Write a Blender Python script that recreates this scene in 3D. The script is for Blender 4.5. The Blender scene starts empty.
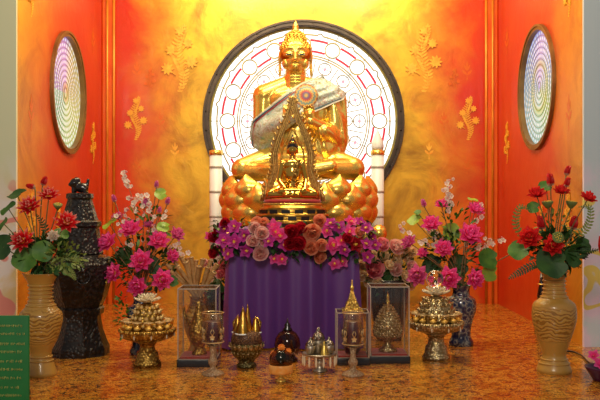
import bpy, bmesh, math, random
from mathutils import Vector, Matrix
from mathutils.bvhtree import BVHTree
random.seed(7)
PI = math.pi
F = 833.0
scn = bpy.context.scene
COL = scn.collection

# ------------------------------------------------------------------ camera, world, lights, exposure
cam = bpy.data.objects.new('camera', bpy.data.cameras.new('camera'))
COL.objects.link(cam)
cam.location = (0, 0, 1.0); cam.rotation_euler = (PI/2, 0, 0)
cam.data.sensor_width = 36; cam.data.lens = 50; cam.data.shift_y = 5/600
scn.camera = cam
vs = scn.view_settings
vs.view_transform = 'Standard'; vs.look = 'None'; vs.gamma = 1; vs.use_curve_mapping = False
vs.exposure = 0.0
world = bpy.data.worlds.new('world'); scn.world = world; world.use_nodes = True
world.node_tree.nodes['Background'].inputs[0].default_value = (0.42, 0.38, 0.36, 1)
world.node_tree.nodes['Background'].inputs[1].default_value = 0.5

def area(name, loc, target, size, power, col, sy=None, spread=None):
    l = bpy.data.lights.new(name, 'AREA'); l.energy = power; l.color = col
    l.size = size
    if sy: l.shape = 'RECTANGLE'; l.size_y = sy
    if spread: l.spread = spread
    o = bpy.data.objects.new(name, l); COL.objects.link(o); o.location = loc
    o.rotation_euler = (Vector(target)-Vector(loc)).to_track_quat('-Z', 'Y').to_euler()
    return o
area('ceiling_lamp_back', (0, 7.3, 3.85), (0, 8.6, 2.2), 2.6, 62, (1.0, 0.86, 0.50), 0.5)
area('ceiling_lamp_mid', (0, 5.6, 3.85), (0, 6.6, 0.3), 1.8, 62, (1.0, 0.86, 0.58), 0.6)
area('ceiling_lamp_left', (-0.9, 5.6, 3.8), (-2.0, 6.4, 1.6), 0.5, 20, (1.0, 0.80, 0.40))
area('ceiling_lamp_right', (0.9, 5.6, 3.8), (2.0, 6.4, 1.6), 0.5, 20, (1.0, 0.80, 0.48))
area('front_fill', (-0.4, -0.8, 3.2), (0, 5.6, 0.7), 1.1, 120, (1.0, 0.90, 0.74))  # unseen fill light added behind the camera for the front objects

# ------------------------------------------------------------------ helpers
def P(px, py, d): return Vector(((px-300)*d/F, d, 1-(py-205)*d/F))
def ground_d(py): return F/(py-205)

class MB:
    def __init__(s): s.v = []; s.f = []; s.uv = []
    def add(s, vs_, fs, uvs=None, M=None):
        b = len(s.v)
        for i, p in enumerate(vs_):
            p = Vector(p)
            s.v.append(M @ p if M is not None else p)
            s.uv.append(uvs[i] if uvs else (0, 0))
        s.f += [tuple(b+i for i in f) for f in fs]
        return s
    def box(s, x0, x1, y0, y1, z0, z1, M=None):
        v = [(x, y, z) for z in (z0, z1) for y in (y0, y1) for x in (x0, x1)]
        return s.add(v, [(0,2,3,1),(4,5,7,6),(0,1,5,4),(2,6,7,3),(0,4,6,2),(1,3,7,5)], M=M)
    def bbox(s, x0, x1, y0, y1, z0, z1, b=.01, M=None):
        """box with chamfered vertical and top edges"""
        b = min(b, (x1-x0)/3, (y1-y0)/3)
        def ring(i, z): return [(x0+b+i,y0+i,z),(x1-b-i,y0+i,z),(x1-i,y0+b+i,z),(x1-i,y1-b-i,z),(x1-b-i,y1-i,z),(x0+b+i,y1-i,z),(x0+i,y1-b-i,z),(x0+i,y0+b+i,z)]
        R = [ring(0, z0), ring(0, z1-b), ring(b*.6, z1)]
        v = sum(R, []); f = [tuple(range(7,-1,-1)), tuple(range(16,24))]
        for k in range(2):
            for i in range(8): j = (i+1) % 8; f.append((k*8+i, k*8+j, k*8+8+j, k*8+8+i))
        return s.add(v, f, M=M)
    def lathe(s, prof, c=(0,0,0), seg=32, sx=1, sy=1, M=None, rot=0, flute=0, nfl=0):
        v = []; f = []; n = len(prof)
        for (r, z) in prof:
            for k in range(seg):
                a = rot+2*PI*k/seg
                rr = r*(1+flute*math.cos(nfl*a)) if flute else r
                v.append((c[0]+rr*sx*math.cos(a), c[1]+rr*sy*math.sin(a), c[2]+z))
        for i in range(n-1):
            for k in range(seg):
                j = (k+1) % seg
                f.append((i*seg+k, i*seg+j, (i+1)*seg+j, (i+1)*seg+k))
        f.append(tuple(range(seg-1, -1, -1))); f.append(tuple((n-1)*seg+k for k in range(seg)))
        uv = [(k/seg, i/(n-1)) for i in range(n) for k in range(seg)]
        return s.add(v, f, uv, M)
    def ell(s, c, r, seg=16, M=None, rings=None):
        if not hasattr(r, '__len__'): r = (r, r, r)
        n = rings or max(6, seg//2)
        v = [(c[0], c[1], c[2]-r[2])]
        for i in range(1, n):
            t = -PI/2+PI*i/n
            for k in range(seg):
                a = 2*PI*k/seg
                v.append((c[0]+r[0]*math.cos(t)*math.cos(a), c[1]+r[1]*math.cos(t)*math.sin(a), c[2]+r[2]*math.sin(t)))
        v.append((c[0], c[1], c[2]+r[2])); f = []
        for k in range(seg): f.append((0, 1+(k+1) % seg, 1+k))
        for i in range(n-2):
            for k in range(seg):
                j = (k+1) % seg; b = 1+i*seg
                f.append((b+k, b+j, b+seg+j, b+seg+k))
        L = len(v)-1; b = 1+(n-2)*seg
        for k in range(seg): f.append((b+k, b+(k+1) % seg, L))
        return s.add(v, f, M=M)
    def cap(s, a, b, ra, rb, seg=12):
        a = Vector(a); b = Vector(b); d = (b-a).length
        n = max(2, int(d/(min(ra, rb)*.35))+1)
        for i in range(n+1):
            t = i/n; s.ell(a.lerp(b, t), ra+(rb-ra)*t, seg)
        return s
    def tube(s, pts, r, seg=8, closed=False, M=None):
        pts = [Vector(p) for p in pts]; n = len(pts)
        rs = r if hasattr(r, '__len__') else [r]*n
        v = []; f = []; up = None
        for i, p in enumerate(pts):
            if closed: t = (pts[(i+1) % n]-pts[i-1]).normalized()
            else: t = (pts[min(i+1, n-1)]-pts[max(i-1, 0)]).normalized()
            if up is None:
                up = Vector((0, 0, 1)) if abs(t.z) < .9 else Vector((1, 0, 0))
            x = up.cross(t).normalized(); up2 = t.cross(x).normalized(); up = up2
            for k in range(seg):
                a = 2*PI*k/seg
                v.append(p+(x*math.cos(a)+up2*math.sin(a))*rs[i])
        m = n if closed else n-1
        for i in range(m):
            for k in range(seg):
                j = (k+1) % seg; i2 = (i+1) % n
                f.append((i*seg+k, i*seg+j, i2*seg+j, i2*seg+k))
        if not closed:
            f.append(tuple(range(seg-1, -1, -1))); f.append(tuple((n-1)*seg+k for k in range(seg)))
        uv = [(k/seg, i/max(1, n-1)) for i in range(n) for k in range(seg)]
        return s.add(v, f, uv, M)
    def petal(s, L, W, a0, curl, cup, phi, base_r=0, nt=6, nu=4, z0=0, M=None, round_=False, ruf=0):
        v = []; uv = []; r = base_r; z = z0; dt = 1/nt
        for i in range(nt+1):
            t = i/nt; a = a0+curl*t
            if i:
                r += math.sin(a-curl*dt/2)*L*dt; z += math.cos(a-curl*dt/2)*L*dt
            if round_: w = W*math.sqrt(max(0, 1-(abs(t-.58)/.6)**2.4))*(.35+.65*min(1, t*2))
            else: w = W*(math.sin(PI*(t**.85*.93+.07)))**.75 if t < 1 else 0
            w = max(w, W*.02)
            nr, nz = -math.cos(a), math.sin(a)
            for k in range(nu+1):
                u = -1+2*k/nu
                c = cup*W*u*u + ruf*math.sin(u*7+t*5)*t
                v.append((r+nr*c, u*w, z+nz*c)); uv.append(((u+1)/2, t))
        f = [(i*(nu+1)+k, i*(nu+1)+k+1, (i+1)*(nu+1)+k+1, (i+1)*(nu+1)+k) for i in range(nt) for k in range(nu)]
        R = Matrix.Rotation(phi, 4, 'Z')
        return s.add(v, f, uv, (M @ R) if M is not None else R)
    def ring_flat(s, r0, r1, a0, a1, z0, z1, seg=None, c=(0, 0)):
        """arc strip in local XY with thickness z0..z1"""
        full = abs(a1-a0) >= 2*PI-1e-4
        n = seg or max(3, int(abs(a1-a0)/(PI/48))+1)
        m = n if full else n+1
        v = []; f = []
        for i in range(m):
            a = a0+(a1-a0)*i/n; x, y = math.cos(a), math.sin(a)
            v += [(c[0]+r0*x, c[1]+r0*y, z0), (c[0]+r1*x, c[1]+r1*y, z0), (c[0]+r1*x, c[1]+r1*y, z1), (c[0]+r0*x, c[1]+r0*y, z1)]
        for i in range(n):
            b = i*4; e = ((i+1) % m)*4
            for k in range(4): f.append((b+k, b+(k+1) % 4, e+(k+1) % 4, e+k))
        if not full: f += [(3, 2, 1, 0), tuple(n*4+k for k in range(4))]
        return s.add(v, f)
    def build(s, name, m, parent=None, smooth=True, origin=None):
        me = bpy.data.meshes.new(name)
        o = bpy.data.objects.new(name, me); COL.objects.link(o)
        if parent is not None:
            org = worg(parent); o.parent = parent; ORG[o] = org
        else:
            org = Vector(origin) if origin is not None else Vector((0, 0, 0))
            o.location = org; ORG[o] = org.copy()
        me.from_pydata([p-org for p in s.v], [], s.f)
        ul = me.uv_layers.new(name='uv')
        for l in me.loops: ul.data[l.index].uv = s.uv[l.vertex_index]
        if smooth:
            me.polygons.foreach_set('use_smooth', [True]*len(me.polygons))
        me.validate(); me.update()
        if m is not None: me.materials.append(m)
        return o
ORG = {}
def worg(o): return ORG[o]
def autosmooth(o, ang=35):
    bm = bmesh.new(); bm.from_mesh(o.data)
    for e in bm.edges:
        if len(e.link_faces) == 2 and e.calc_face_angle(0) > math.radians(ang): e.smooth = False
    bmesh.ops.recalc_face_normals(bm, faces=bm.faces)
    bm.to_mesh(o.data); bm.free(); return o
def tag(o, label, cat, group=None, kind=None):
    o['label'] = label; o['category'] = cat
    if group: o['group'] = group
    if kind: o['kind'] = kind
    return o
def thing(name, loc, label, cat, group=None):
    o = bpy.data.objects.new(name, None); COL.objects.link(o); o.location = loc
    o.empty_display_size = .05; ORG[o] = Vector(loc)
    return tag(o, label, cat, group)
def struct(o): o['kind'] = 'structure'; return o
def inst(name, src, parent, loc, rot=(0,0,0), sc=1, mat=None):
    """object sharing src mesh data"""
    o = bpy.data.objects.new(name, src); COL.objects.link(o)
    if parent is not None:
        o.parent = parent; o.location = Vector(loc)-worg(parent)
    else: o.location = loc
    ORG[o] = Vector(loc)
    o.rotation_euler = rot; o.scale = (sc,)*3 if not hasattr(sc, '__len__') else sc
    return o
def copy_tree(o, parent=None):
    c = o.copy(); COL.objects.link(c)
    if parent is not None: c.parent = parent
    for ch in [x for x in o.children]: copy_tree(ch, c)
    return c
def look(dirv):
    return Vector(dirv).to_track_quat('Z', 'Y').to_euler()
def prof_px(prof, d, ybase):
    """[(pixel y, pixel r)] bottom->top  => lathe profile relative to base"""
    s = d/F
    return [(r*s, (ybase-y)*s) for (y, r) in prof]

# ------------------------------------------------------------------ materials
def newmat(name):
    m = bpy.data.materials.new(name); m.use_nodes = True
    return m, m.node_tree, m.node_tree.nodes['Principled BSDF']
def mix(nt, fac, a, b, mode='MIX'):
    n = nt.nodes.new('ShaderNodeMix'); n.data_type = 'RGBA'; n.blend_type = mode
    for sock, val in ((n.inputs[0], fac), (n.inputs[6], a), (n.inputs[7], b)):
        if hasattr(val, 'is_output') or hasattr(val, 'links'): nt.links.new(val, sock)
        elif isinstance(val, tuple): sock.default_value = (*val[:3], 1)
        else: sock.default_value = val
    return n.outputs[2]
def ramp(nt, src, stops):
    n = nt.nodes.new('ShaderNodeValToRGB'); e = n.color_ramp.elements
    while len(e) < len(stops): e.new(.5)
    for i, (p, c) in enumerate(stops):
        e[i].position = p; e[i].color = (*c, 1) if len(c) == 3 else c
    nt.links.new(src, n.inputs[0]); return n.outputs[0]
def math_(nt, op, a, b=None, c=None):
    n = nt.nodes.new('ShaderNodeMath'); n.operation = op
    for i, val in enumerate((a, b, c)):
        if val is None: continue
        if hasattr(val, 'links'): nt.links.new(val, n.inputs[i])
        else: n.inputs[i].default_value = val
    return n.outputs[0]
def coord(nt, kind='Object'):
    return nt.nodes.new('ShaderNodeTexCoord').outputs[kind]
def noise(nt, scale, detail=4, dist=0, vec=None, rough=.55):
    n = nt.nodes.new('ShaderNodeTexNoise'); n.inputs['Scale'].default_value = scale
    n.inputs['Detail'].default_value = detail; n.inputs['Distortion'].default_value = dist
    n.inputs['Roughness'].default_value = rough
    nt.links.new(vec if vec is not None else coord(nt), n.inputs['Vector']); return n.outputs['Fac']
def voro(nt, scale, vec=None, feat='F1', out='Distance'):
    n = nt.nodes.new('ShaderNodeTexVoronoi'); n.feature = feat; n.inputs['Scale'].default_value = scale
    nt.links.new(vec if vec is not None else coord(nt), n.inputs['Vector']); return n.outputs[out]
def bump(nt, b, h, strength=.3, dist=.01):
    n = nt.nodes.new('ShaderNodeBump'); n.inputs['Strength'].default_value = strength; n.inputs['Distance'].default_value = dist
    nt.links.new(h, n.inputs['Height']); nt.links.new(n.outputs[0], b.inputs['Normal'])
def mat(name, c, rough=.5, metal=0, c2=None, ns=8, bs=0, bscale=None, bd=.005, coat=0, sheen=0, sub=0, dist=0):
    m, nt, b = newmat(name)
    if c2 is None: c2 = tuple(x*.8 for x in c)
    f = noise(nt, ns, 4, dist)
    f = ramp(nt, f, [(.35, (0,0,0)), (.65, (1,1,1))])
    nt.links.new(mix(nt, f, c, c2), b.inputs['Base Color'])
    b.inputs['Roughness'].default_value = rough; b.inputs['Metallic'].default_value = metal
    b.inputs['Coat Weight'].default_value = coat
    if sheen: b.inputs['Sheen Weight'].default_value = sheen
    if bs: bump(nt, b, noise(nt, bscale or ns*4, 3), bs, bd)
    return m
def mat_carved(name, c, c2, rough, metal, scale=60, bs=.8, bd=.01):
    """ornamented surface: voronoi relief"""
    m, nt, b = newmat(name)
    v = voro(nt, scale); r = ramp(nt, v, [(.15, (1,1,1)), (.6, (0,0,0))])
    nt.links.new(mix(nt, r, c2, c), b.inputs['Base Color'])
    b.inputs['Roughness'].default_value = rough; b.inputs['Metallic'].default_value = metal
    bump(nt, b, r, bs, bd); return m
def mat_petal(name, base, mid, tip, rough=.45, p=(0, .5, 1)):
    m, nt, b = newmat(name)
    s = nt.nodes.new('ShaderNodeSeparateXYZ'); nt.links.new(coord(nt, 'UV'), s.inputs[0])
    c = ramp(nt, s.outputs[1], [(p[0], base), (p[1], mid), (p[2], tip)])
    nt.links.new(c, b.inputs['Base Color']); b.inputs['Roughness'].default_value = rough
    tr = nt.nodes.new('ShaderNodeBsdfTranslucent'); nt.links.new(c, tr.inputs[0])
    ms = nt.nodes.new('ShaderNodeMixShader'); ms.inputs[0].default_value = .42
    nt.links.new(b.outputs[0], ms.inputs[1]); nt.links.new(tr.outputs[0], ms.inputs[2])
    nt.links.new(ms.outputs[0], nt.nodes['Material Output'].inputs[0]); return m
def mat_emit(name, c, s):
    m, nt, b = newmat(name)
    b.inputs['Base Color'].default_value = (*[x*.3 for x in c], 1)
    b.inputs['Emission Color'].default_value = (*c, 1); b.inputs['Emission Strength'].default_value = s
    return m
def mat_glass(name, tint=(1,1,1), gloss=.12, rough=.02):
    """thin clear sheet: transparent with a glossy skin"""
    m, nt, b = newmat(name)
    t = nt.nodes.new('ShaderNodeBsdfTransparent'); t.inputs[0].default_value = (*tint, 1)
    g = nt.nodes.new('ShaderNodeBsdfGlossy'); g.inputs[0].default_value = (1,1,1,1); g.inputs['Roughness'].default_value = rough
    fr = nt.nodes.new('ShaderNodeLayerWeight'); fr.inputs[0].default_value = .25
    f = math_(nt, 'MULTIPLY_ADD', fr.outputs['Fresnel'], .35, gloss*.25)
    ms = nt.nodes.new('ShaderNodeMixShader'); nt.links.new(f, ms.inputs[0])
    nt.links.new(t.outputs[0], ms.inputs[1]); nt.links.new(g.outputs[0], ms.inputs[2])
    nt.links.new(ms.outputs[0], nt.nodes['Material Output'].inputs[0]); return m

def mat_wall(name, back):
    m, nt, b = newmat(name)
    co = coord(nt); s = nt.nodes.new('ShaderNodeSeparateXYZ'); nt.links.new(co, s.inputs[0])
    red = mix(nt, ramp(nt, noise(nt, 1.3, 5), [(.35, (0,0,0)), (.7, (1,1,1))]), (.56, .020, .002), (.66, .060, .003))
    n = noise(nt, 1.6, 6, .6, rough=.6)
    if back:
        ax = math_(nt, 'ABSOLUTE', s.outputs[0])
        e = math_(nt, 'MULTIPLY_ADD', n, 1.1, ax)             # ragged edge of the golden middle field
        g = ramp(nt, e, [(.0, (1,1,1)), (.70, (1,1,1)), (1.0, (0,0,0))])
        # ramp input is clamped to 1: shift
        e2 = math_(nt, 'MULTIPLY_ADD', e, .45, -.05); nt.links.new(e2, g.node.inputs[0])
    else:
        # gold towards the near end of the side wall paints in stronger lamp light
        e = math_(nt, 'MULTIPLY_ADD', n, .9, s.outputs[1])
        e2 = math_(nt, 'MULTIPLY_ADD', e, .5, -3.0)
        g = ramp(nt, e2, [(.15, (.75,.75,.75)), (.62, (.0,.0,.0))])
    gold = mix(nt, ramp(nt, noise(nt, 1.7, 7, 1.2, rough=.62), [(.42, (0,0,0)), (.66, (1,1,1))]), (.82, .48, .035), (.40, .20, .018))  # brown mottling stands in for dim reflections in the lacquer
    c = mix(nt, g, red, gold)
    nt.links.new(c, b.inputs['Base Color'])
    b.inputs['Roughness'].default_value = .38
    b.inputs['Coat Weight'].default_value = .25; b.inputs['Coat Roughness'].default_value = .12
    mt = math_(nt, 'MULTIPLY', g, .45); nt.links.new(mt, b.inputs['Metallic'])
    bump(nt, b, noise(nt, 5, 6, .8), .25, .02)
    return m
M = {}
M['wall_back'] = mat_wall('lacquer wall with gold centre', True)
M['wall_side'] = mat_wall('lacquer side wall', False)
M['trim'] = mat('gold moulding', (.75, .30, .03), .35, .3, (.6, .17, .01), 6)
M['ceiling'] = mat('cream gold ceiling', (.75,.60,.32), .6, 0, (.70,.52,.25), 3)
M['trim_red'] = mat('red moulding', (.7, .08, .004), .35, 0, (.75, .14, .01), 4)
M['gold'] = mat('polished gold', (.95, .72, .18), .26, .80, (.82, .54, .10), 5, .12, 8, .01)
M['gold_fold'] = None
M['gold_dark'] = mat('dark gold', (.62, .36, .07), .28, 1, (.40, .20, .03), 14, .3, 40)
M['gold_mirror'] = mat('mirror gold', (.95, .60, .12), .12, 1, (.8, .45, .06), 5)
M['gold_carved'] = mat_carved('carved gold', (.85, .55, .12), (.30, .15, .025), .28, .85, 60, .5, .006)
M['silver_gold'] = mat_carved('gilt silver relief', (.82, .68, .40), (.34, .24, .10), .28, .8, 60, .5, .006)
M['bronze'] = mat('carved bronze gold', (.66,.42,.12), .34, .85, (.34,.18,.05), 60, .25, 120, .004)
M['bowl_gold'] = mat_carved('dull green gold relief', (.34,.30,.12), (.10,.08,.03), .35, .8, 70, .6, .006)
M['gold_curl'] = mat('mid gold', (.80,.52,.10), .3, .9, (.6,.36,.06), 14)  # tone between the polished and the dark gold
M['silver'] = mat('tarnished silver', (.62, .55, .44), .34, .9, (.30, .25, .18), 30, .5, 60)
M['wood'] = mat_carved('dark carved wood', (.028, .019, .015), (.005, .004, .004), .36, 0, 42, .7, .008)
M['wood'].node_tree.nodes['Principled BSDF'].inputs['Coat Weight'].default_value = .2
M['wood_plain'] = mat('dark lacquered wood', (.015, .010, .010), .22, 0, (.007, .005, .005), 12, .2, coat=.5)
M['ceramic'] = None
M['leaf'] = mat('green leaf', (.035, .14, .010), .55, 0, (.09, .22, .02), 14, .2)
M['leaf_dark'] = mat('dark leaf', (.012, .055, .008), .55, 0, (.03, .10, .015), 14, .2)
M['leaf_lime'] = mat('lime leaf', (.32, .46, .04), .4, 0, (.22, .36, .03), 10, .2)
M['stem'] = mat('stem', (.09, .14, .03), .5, 0, (.16, .10, .03), 10)
M['stem_pink'] = mat('brown stem', (.22, .12, .05), .5, 0, (.30, .16, .06), 10)
M['red'] = mat_petal('red lotus petal', (.75,.62,.45), (.68,.014,.02), (.85,.04,.04), p=(0,.22,1))
M['redw'] = mat_petal('red lotus petal with pale tip', (.65,.012,.02), (.75,.014,.025), (.90,.48,.42), p=(0,.72,1))
M['mag'] = mat_petal('magenta lotus petal', (.92,.50,.20), (.95,.04,.30), (.97,.16,.55), p=(0,.25,1))
M['magl'] = mat_petal('pale magenta petal', (.85,.55,.45), (.80,.12,.40), (.85,.20,.50), p=(0,.3,1))
M['orchid'] = mat_petal('purple orchid petal', (.90,.30,.30), (.62,.03,.36), (.72,.08,.52), p=(0,.3,1))
M['crimson'] = mat_petal('crimson petal', (.30,.002,.01), (.42,.006,.02), (.55,.01,.03))
M['rosepink'] = mat_petal('pink rose petal', (.85,.25,.25), (.88,.42,.40), (.92,.65,.58))
M['rosehot'] = mat_petal('hot pink rose petal', (.75,.05,.12), (.85,.16,.26), (.90,.38,.42))
M['rosesalmon'] = mat_petal('salmon rose petal', (.75,.15,.06), (.85,.27,.13), (.88,.40,.24))
M['rosecream'] = mat_petal('cream rose petal', (.65,.32,.12), (.88,.62,.34), (.92,.78,.54))
M['blossom'] = mat_petal('white pink blossom petal', (.85,.40,.40), (.92,.82,.72), (.94,.90,.80))
M['yellow'] = mat('yellow stamens', (.85, .52, .04), .6, 0, (.9, .65, .08), 30)
M['pod'] = mat('green seed pod', (.12, .20, .04), .5, 0, (.20, .24, .06), 30, .6, 60)
M['glass'] = mat_glass('clear glass', (.97,.97,.95), .15)
M['acrylic'] = mat_glass('clear acrylic', (.96,.96,.95), .10)
M['tintglass'] = mat_glass('smoky glass', (.50,.36,.28), .10)
M['redcloth'] = mat('red velvet', (.45, .006, .008), .7, 0, (.3, .004, .006), 30, sheen=.3)
M['white'] = mat('white enamel', (.80, .86, .88), .3, 0, (.74, .80, .82), 8)
M['edge_grey'] = mat('pale grey band', (.45,.44,.40), .4, .2, (.35,.35,.33), 8)
M['black'] = mat('black', (.01, .009, .009), .3, 0, (.02, .015, .012), 8)
M['frame'] = mat('dark bronze window frame', (.085, .060, .040), .35, .5, (.05, .035, .028), 6, .2)
M['frame_gold'] = mat('bronze gold window frame', (.30,.17,.05), .4, .4, (.20,.10,.03), 6)
M['lead'] = mat('gilt window leading', (.42, .32, .05), .5, .2, (.22, .20, .06), 12)
M['orange'] = mat('orange marigold', (.85, .22, .02), .6, 0, (.9, .34, .04), 40, .8, 90, .01)
M['candle'] = mat('dark purple wax', (.05, .008, .04), .3, 0, (.035, .005, .03), 10, coat=.3)
M['crystal'] = None

# fluted gold: folds of a robe
def mat_folds():
    m, nt, b = newmat('gold robe folds')
    w = nt.nodes.new('ShaderNodeTexWave'); w.inputs['Scale'].default_value = 3.2; w.inputs['Distortion'].default_value = 2.5
    w.inputs['Detail'].default_value = 1.5; w.inputs['Detail Scale'].default_value = 1.2
    mp = nt.nodes.new('ShaderNodeMapping'); mp.inputs['Rotation'].default_value = (0, .5, .4); mp.inputs['Scale'].default_value = (1.4, .6, .7)
    nt.links.new(coord(nt), mp.inputs[0]); nt.links.new(mp.outputs[0], w.inputs[0])
    nt.links.new(mix(nt, noise(nt, 5), (.92,.70,.17), (.82,.56,.11)), b.inputs['Base Color'])
    b.inputs['Metallic'].default_value = .80; b.inputs['Roughness'].default_value = .27
    bump(nt, b, w.outputs['Fac'], .55, .03); return m
M['gold_fold'] = mat_folds()

def mat_ceramic():
    m, nt, b = newmat('cream ceramic with incised waves')
    w = nt.nodes.new('ShaderNodeTexWave'); w.wave_type = 'RINGS'; w.inputs['Scale'].default_value = 14; w.inputs['Distortion'].default_value = 12
    w.inputs['Detail'].default_value = 2; nt.links.new(coord(nt), w.inputs[0])
    s = nt.nodes.new('ShaderNodeSeparateXYZ'); nt.links.new(coord(nt), s.inputs[0])
    band = ramp(nt, math_(nt, 'MULTIPLY', s.outputs[2], 1.7), [(.30,(0,0,0)), (.36,(1,1,1)), (.62,(1,1,1)), (.68,(0,0,0))])
    wv = ramp(nt, w.outputs['Fac'], [(.25, (0,0,0)), (.5, (1,1,1))])
    h = mix(nt, band, (.8,.8,.8), wv)
    col = mix(nt, h, (.30,.14,.02), (.54,.30,.06))
    nt.links.new(col, b.inputs['Base Color']); b.inputs['Roughness'].default_value = .32; b.inputs['Coat Weight'].default_value = .3
    bump(nt, b, h, .5, .006); return m
M['ceramic'] = mat_ceramic()

def mat_porcelain():
    m, nt, b = newmat('blue and white porcelain')
    v = voro(nt, 22); n = noise(nt, 25, 4, 1.5)
    f = math_(nt, 'MULTIPLY', v, n)
    c = ramp(nt, f, [(.08, (.008,.012,.05)), (.16, (.02,.03,.10)), (.20, (.34,.33,.28)), (.26, (.10,.10,.12)), (.36, (.012,.018,.07))])
    nt.links.new(c, b.inputs['Base Color']); b.inputs['Roughness'].default_value = .15; b.inputs['Coat Weight'].default_value = .6
    return m
M['porcelain'] = mat_porcelain()

def mat_floor():
    m, nt, b = newmat('polished golden granite')
    n1 = noise(nt, 90, 6, .2, rough=.7); n2 = noise(nt, 22, 6, .5, rough=.7); n3 = noise(nt, 3, 4)
    a = mix(nt, ramp(nt, n3, [(.3,(0,0,0)), (.7,(1,1,1))]), (.72, .36, .045), (.62, .22, .018))
    a = mix(nt, ramp(nt, noise(nt, 12, 7, .8, rough=.68), [(.46,(0,0,0)), (.60,(1,1,1))]), a, (.42, .10, .008))
    c = mix(nt, ramp(nt, n1, [(.42,(1,1,1)), (.52,(0,0,0))]), a, (.12, .035, .006))
    c = mix(nt, ramp(nt, n2, [(.40,(1,1,1)), (.47,(0,0,0))]), c, (.07, .022, .006))
    c = mix(nt, ramp(nt, noise(nt, 60, 3), [(.62,(0,0,0)), (.72,(1,1,1))]), c, (.75, .42, .10))
    nt.links.new(c, b.inputs['Base Color'])
    b.inputs['Roughness'].default_value = .20; b.inputs['IOR'].default_value = 1.6
    bump(nt, b, n2, .06, .003); return m
M['floor'] = mat_floor()

def mat_mural(name, top, low1, low2, line):
    m, nt, b = newmat(name)
    co = coord(nt); s = nt.nodes.new('ShaderNodeSeparateXYZ'); nt.links.new(co, s.inputs[0])
    n = noise(nt, 2.2, 5, 1.2)
    low = mix(nt, ramp(nt, n, [(.42,(0,0,0)), (.55,(1,1,1))]), low1, low2)
    w = nt.nodes.new('ShaderNodeTexWave'); w.wave_type = 'RINGS'; w.inputs['Scale'].default_value = 2.2; w.inputs['Distortion'].default_value = 14
    w.inputs['Detail'].default_value = 2; nt.links.new(co, w.inputs[0])
    ln = ramp(nt, w.outputs['Fac'], [(.82,(0,0,0)), (.9,(1,1,1))])
    low = mix(nt, ln, low, line)
    h = math_(nt, 'MULTIPLY_ADD', n, .5, s.outputs[2])
    f = ramp(nt, math_(nt, 'MULTIPLY', h, .4), [(.52,(0,0,0)), (.62,(1,1,1))])
    c = mix(nt, f, low, top); nt.links.new(c, b.inputs['Base Color']); b.inputs['Roughness'].default_value = .6
    return m
M['mural_left'] = mat_mural('painted pillar left', (.72,.76,.52), (.85,.80,.76), (.80,.62,.30), (.80,.30,.25))
M['mural_right'] = mat_mural('painted pillar right', (.56,.68,.76), (.80,.68,.86), (.62,.72,.80), (.78,.62,.15))

def mat_cloth():
    m, nt, b = newmat('purple satin')
    n = noise(nt, 4, 3)
    nt.links.new(mix(nt, n, (.115, .036, .235), (.15, .045, .27)), b.inputs['Base Color'])
    b.inputs['Roughness'].default_value = .42; b.inputs['Sheen Weight'].default_value = .3; b.inputs['Sheen Tint'].default_value = (.8,.4,1,1)
    return m
M['purple'] = mat_cloth()

def mat_shawl():
    m, nt, b = newmat('embroidered shawl')
    v = voro(nt, 26); n = noise(nt, 11, 4, 2)
    c = ramp(nt, n, [(.30, (.03,.20,.26)), (.40, (.45,.58,.50)), (.47, (.22,.16,.04)), (.54, (.60,.74,.70)), (.60, (.30,.08,.03)), (.68, (.35,.55,.58))])
    g = ramp(nt, v, [(.2, (.40,.34,.10)), (.5, (.72,.88,.86))])
    c = mix(nt, .25, c, g)
    nt.links.new(c, b.inputs['Base Color']); b.inputs['Roughness'].default_value = .45; b.inputs['Metallic'].default_value = .2
    bump(nt, b, v, .4, .006); return m
M['shawl'] = mat_shawl()

def mat_medallion():
    m, nt, b = newmat('embroidered medallion')
    g = nt.nodes.new('ShaderNodeTexGradient'); g.gradient_type = 'SPHERICAL'
    nt.links.new(coord(nt, 'UV'), g.inputs[0])
    s = nt.nodes.new('ShaderNodeSeparateXYZ'); nt.links.new(coord(nt, 'UV'), s.inputs[0])
    a = math_(nt, 'ARCTAN2', s.outputs[1], s.outputs[0])
    st = math_(nt, 'SINE', math_(nt, 'MULTIPLY', a, 16))
    r = math_(nt, 'MULTIPLY_ADD', st, .05, g.outputs['Fac'])
    c = ramp(nt, r, [(.0, (.30,.05,.02)), (.14, (.55,.34,.08)), (.30, (.05,.22,.25)), (.42, (.60,.38,.10)), (.60, (.45,.05,.03)), (.78, (.10,.12,.25)), (.9, (.6,.4,.1))])
    nt.links.new(c, b.inputs['Base Color']); b.inputs['Roughness'].default_value = .4; b.inputs['Metallic'].default_value = .2
    return m
M['medallion'] = mat_medallion()

def mat_crystal():
    m, nt, b = newmat('faceted crystal')
    b.inputs['Base Color'].default_value = (1,.86,.60,1); b.inputs['Transmission Weight'].default_value = .25
    b.inputs['Roughness'].default_value = .08; b.inputs['IOR'].default_value = 1.5; return m
M['crystal'] = mat_crystal()
def mat_crystal_clear():
    m, nt, b = newmat('clear crystal ball')
    b.inputs['Base Color'].default_value = (1,.98,.95,1); b.inputs['Transmission Weight'].default_value = 1
    b.inputs['Roughness'].default_value = .0; b.inputs['IOR'].default_value = 1.5; return m
M['ball'] = mat_crystal_clear()

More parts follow.
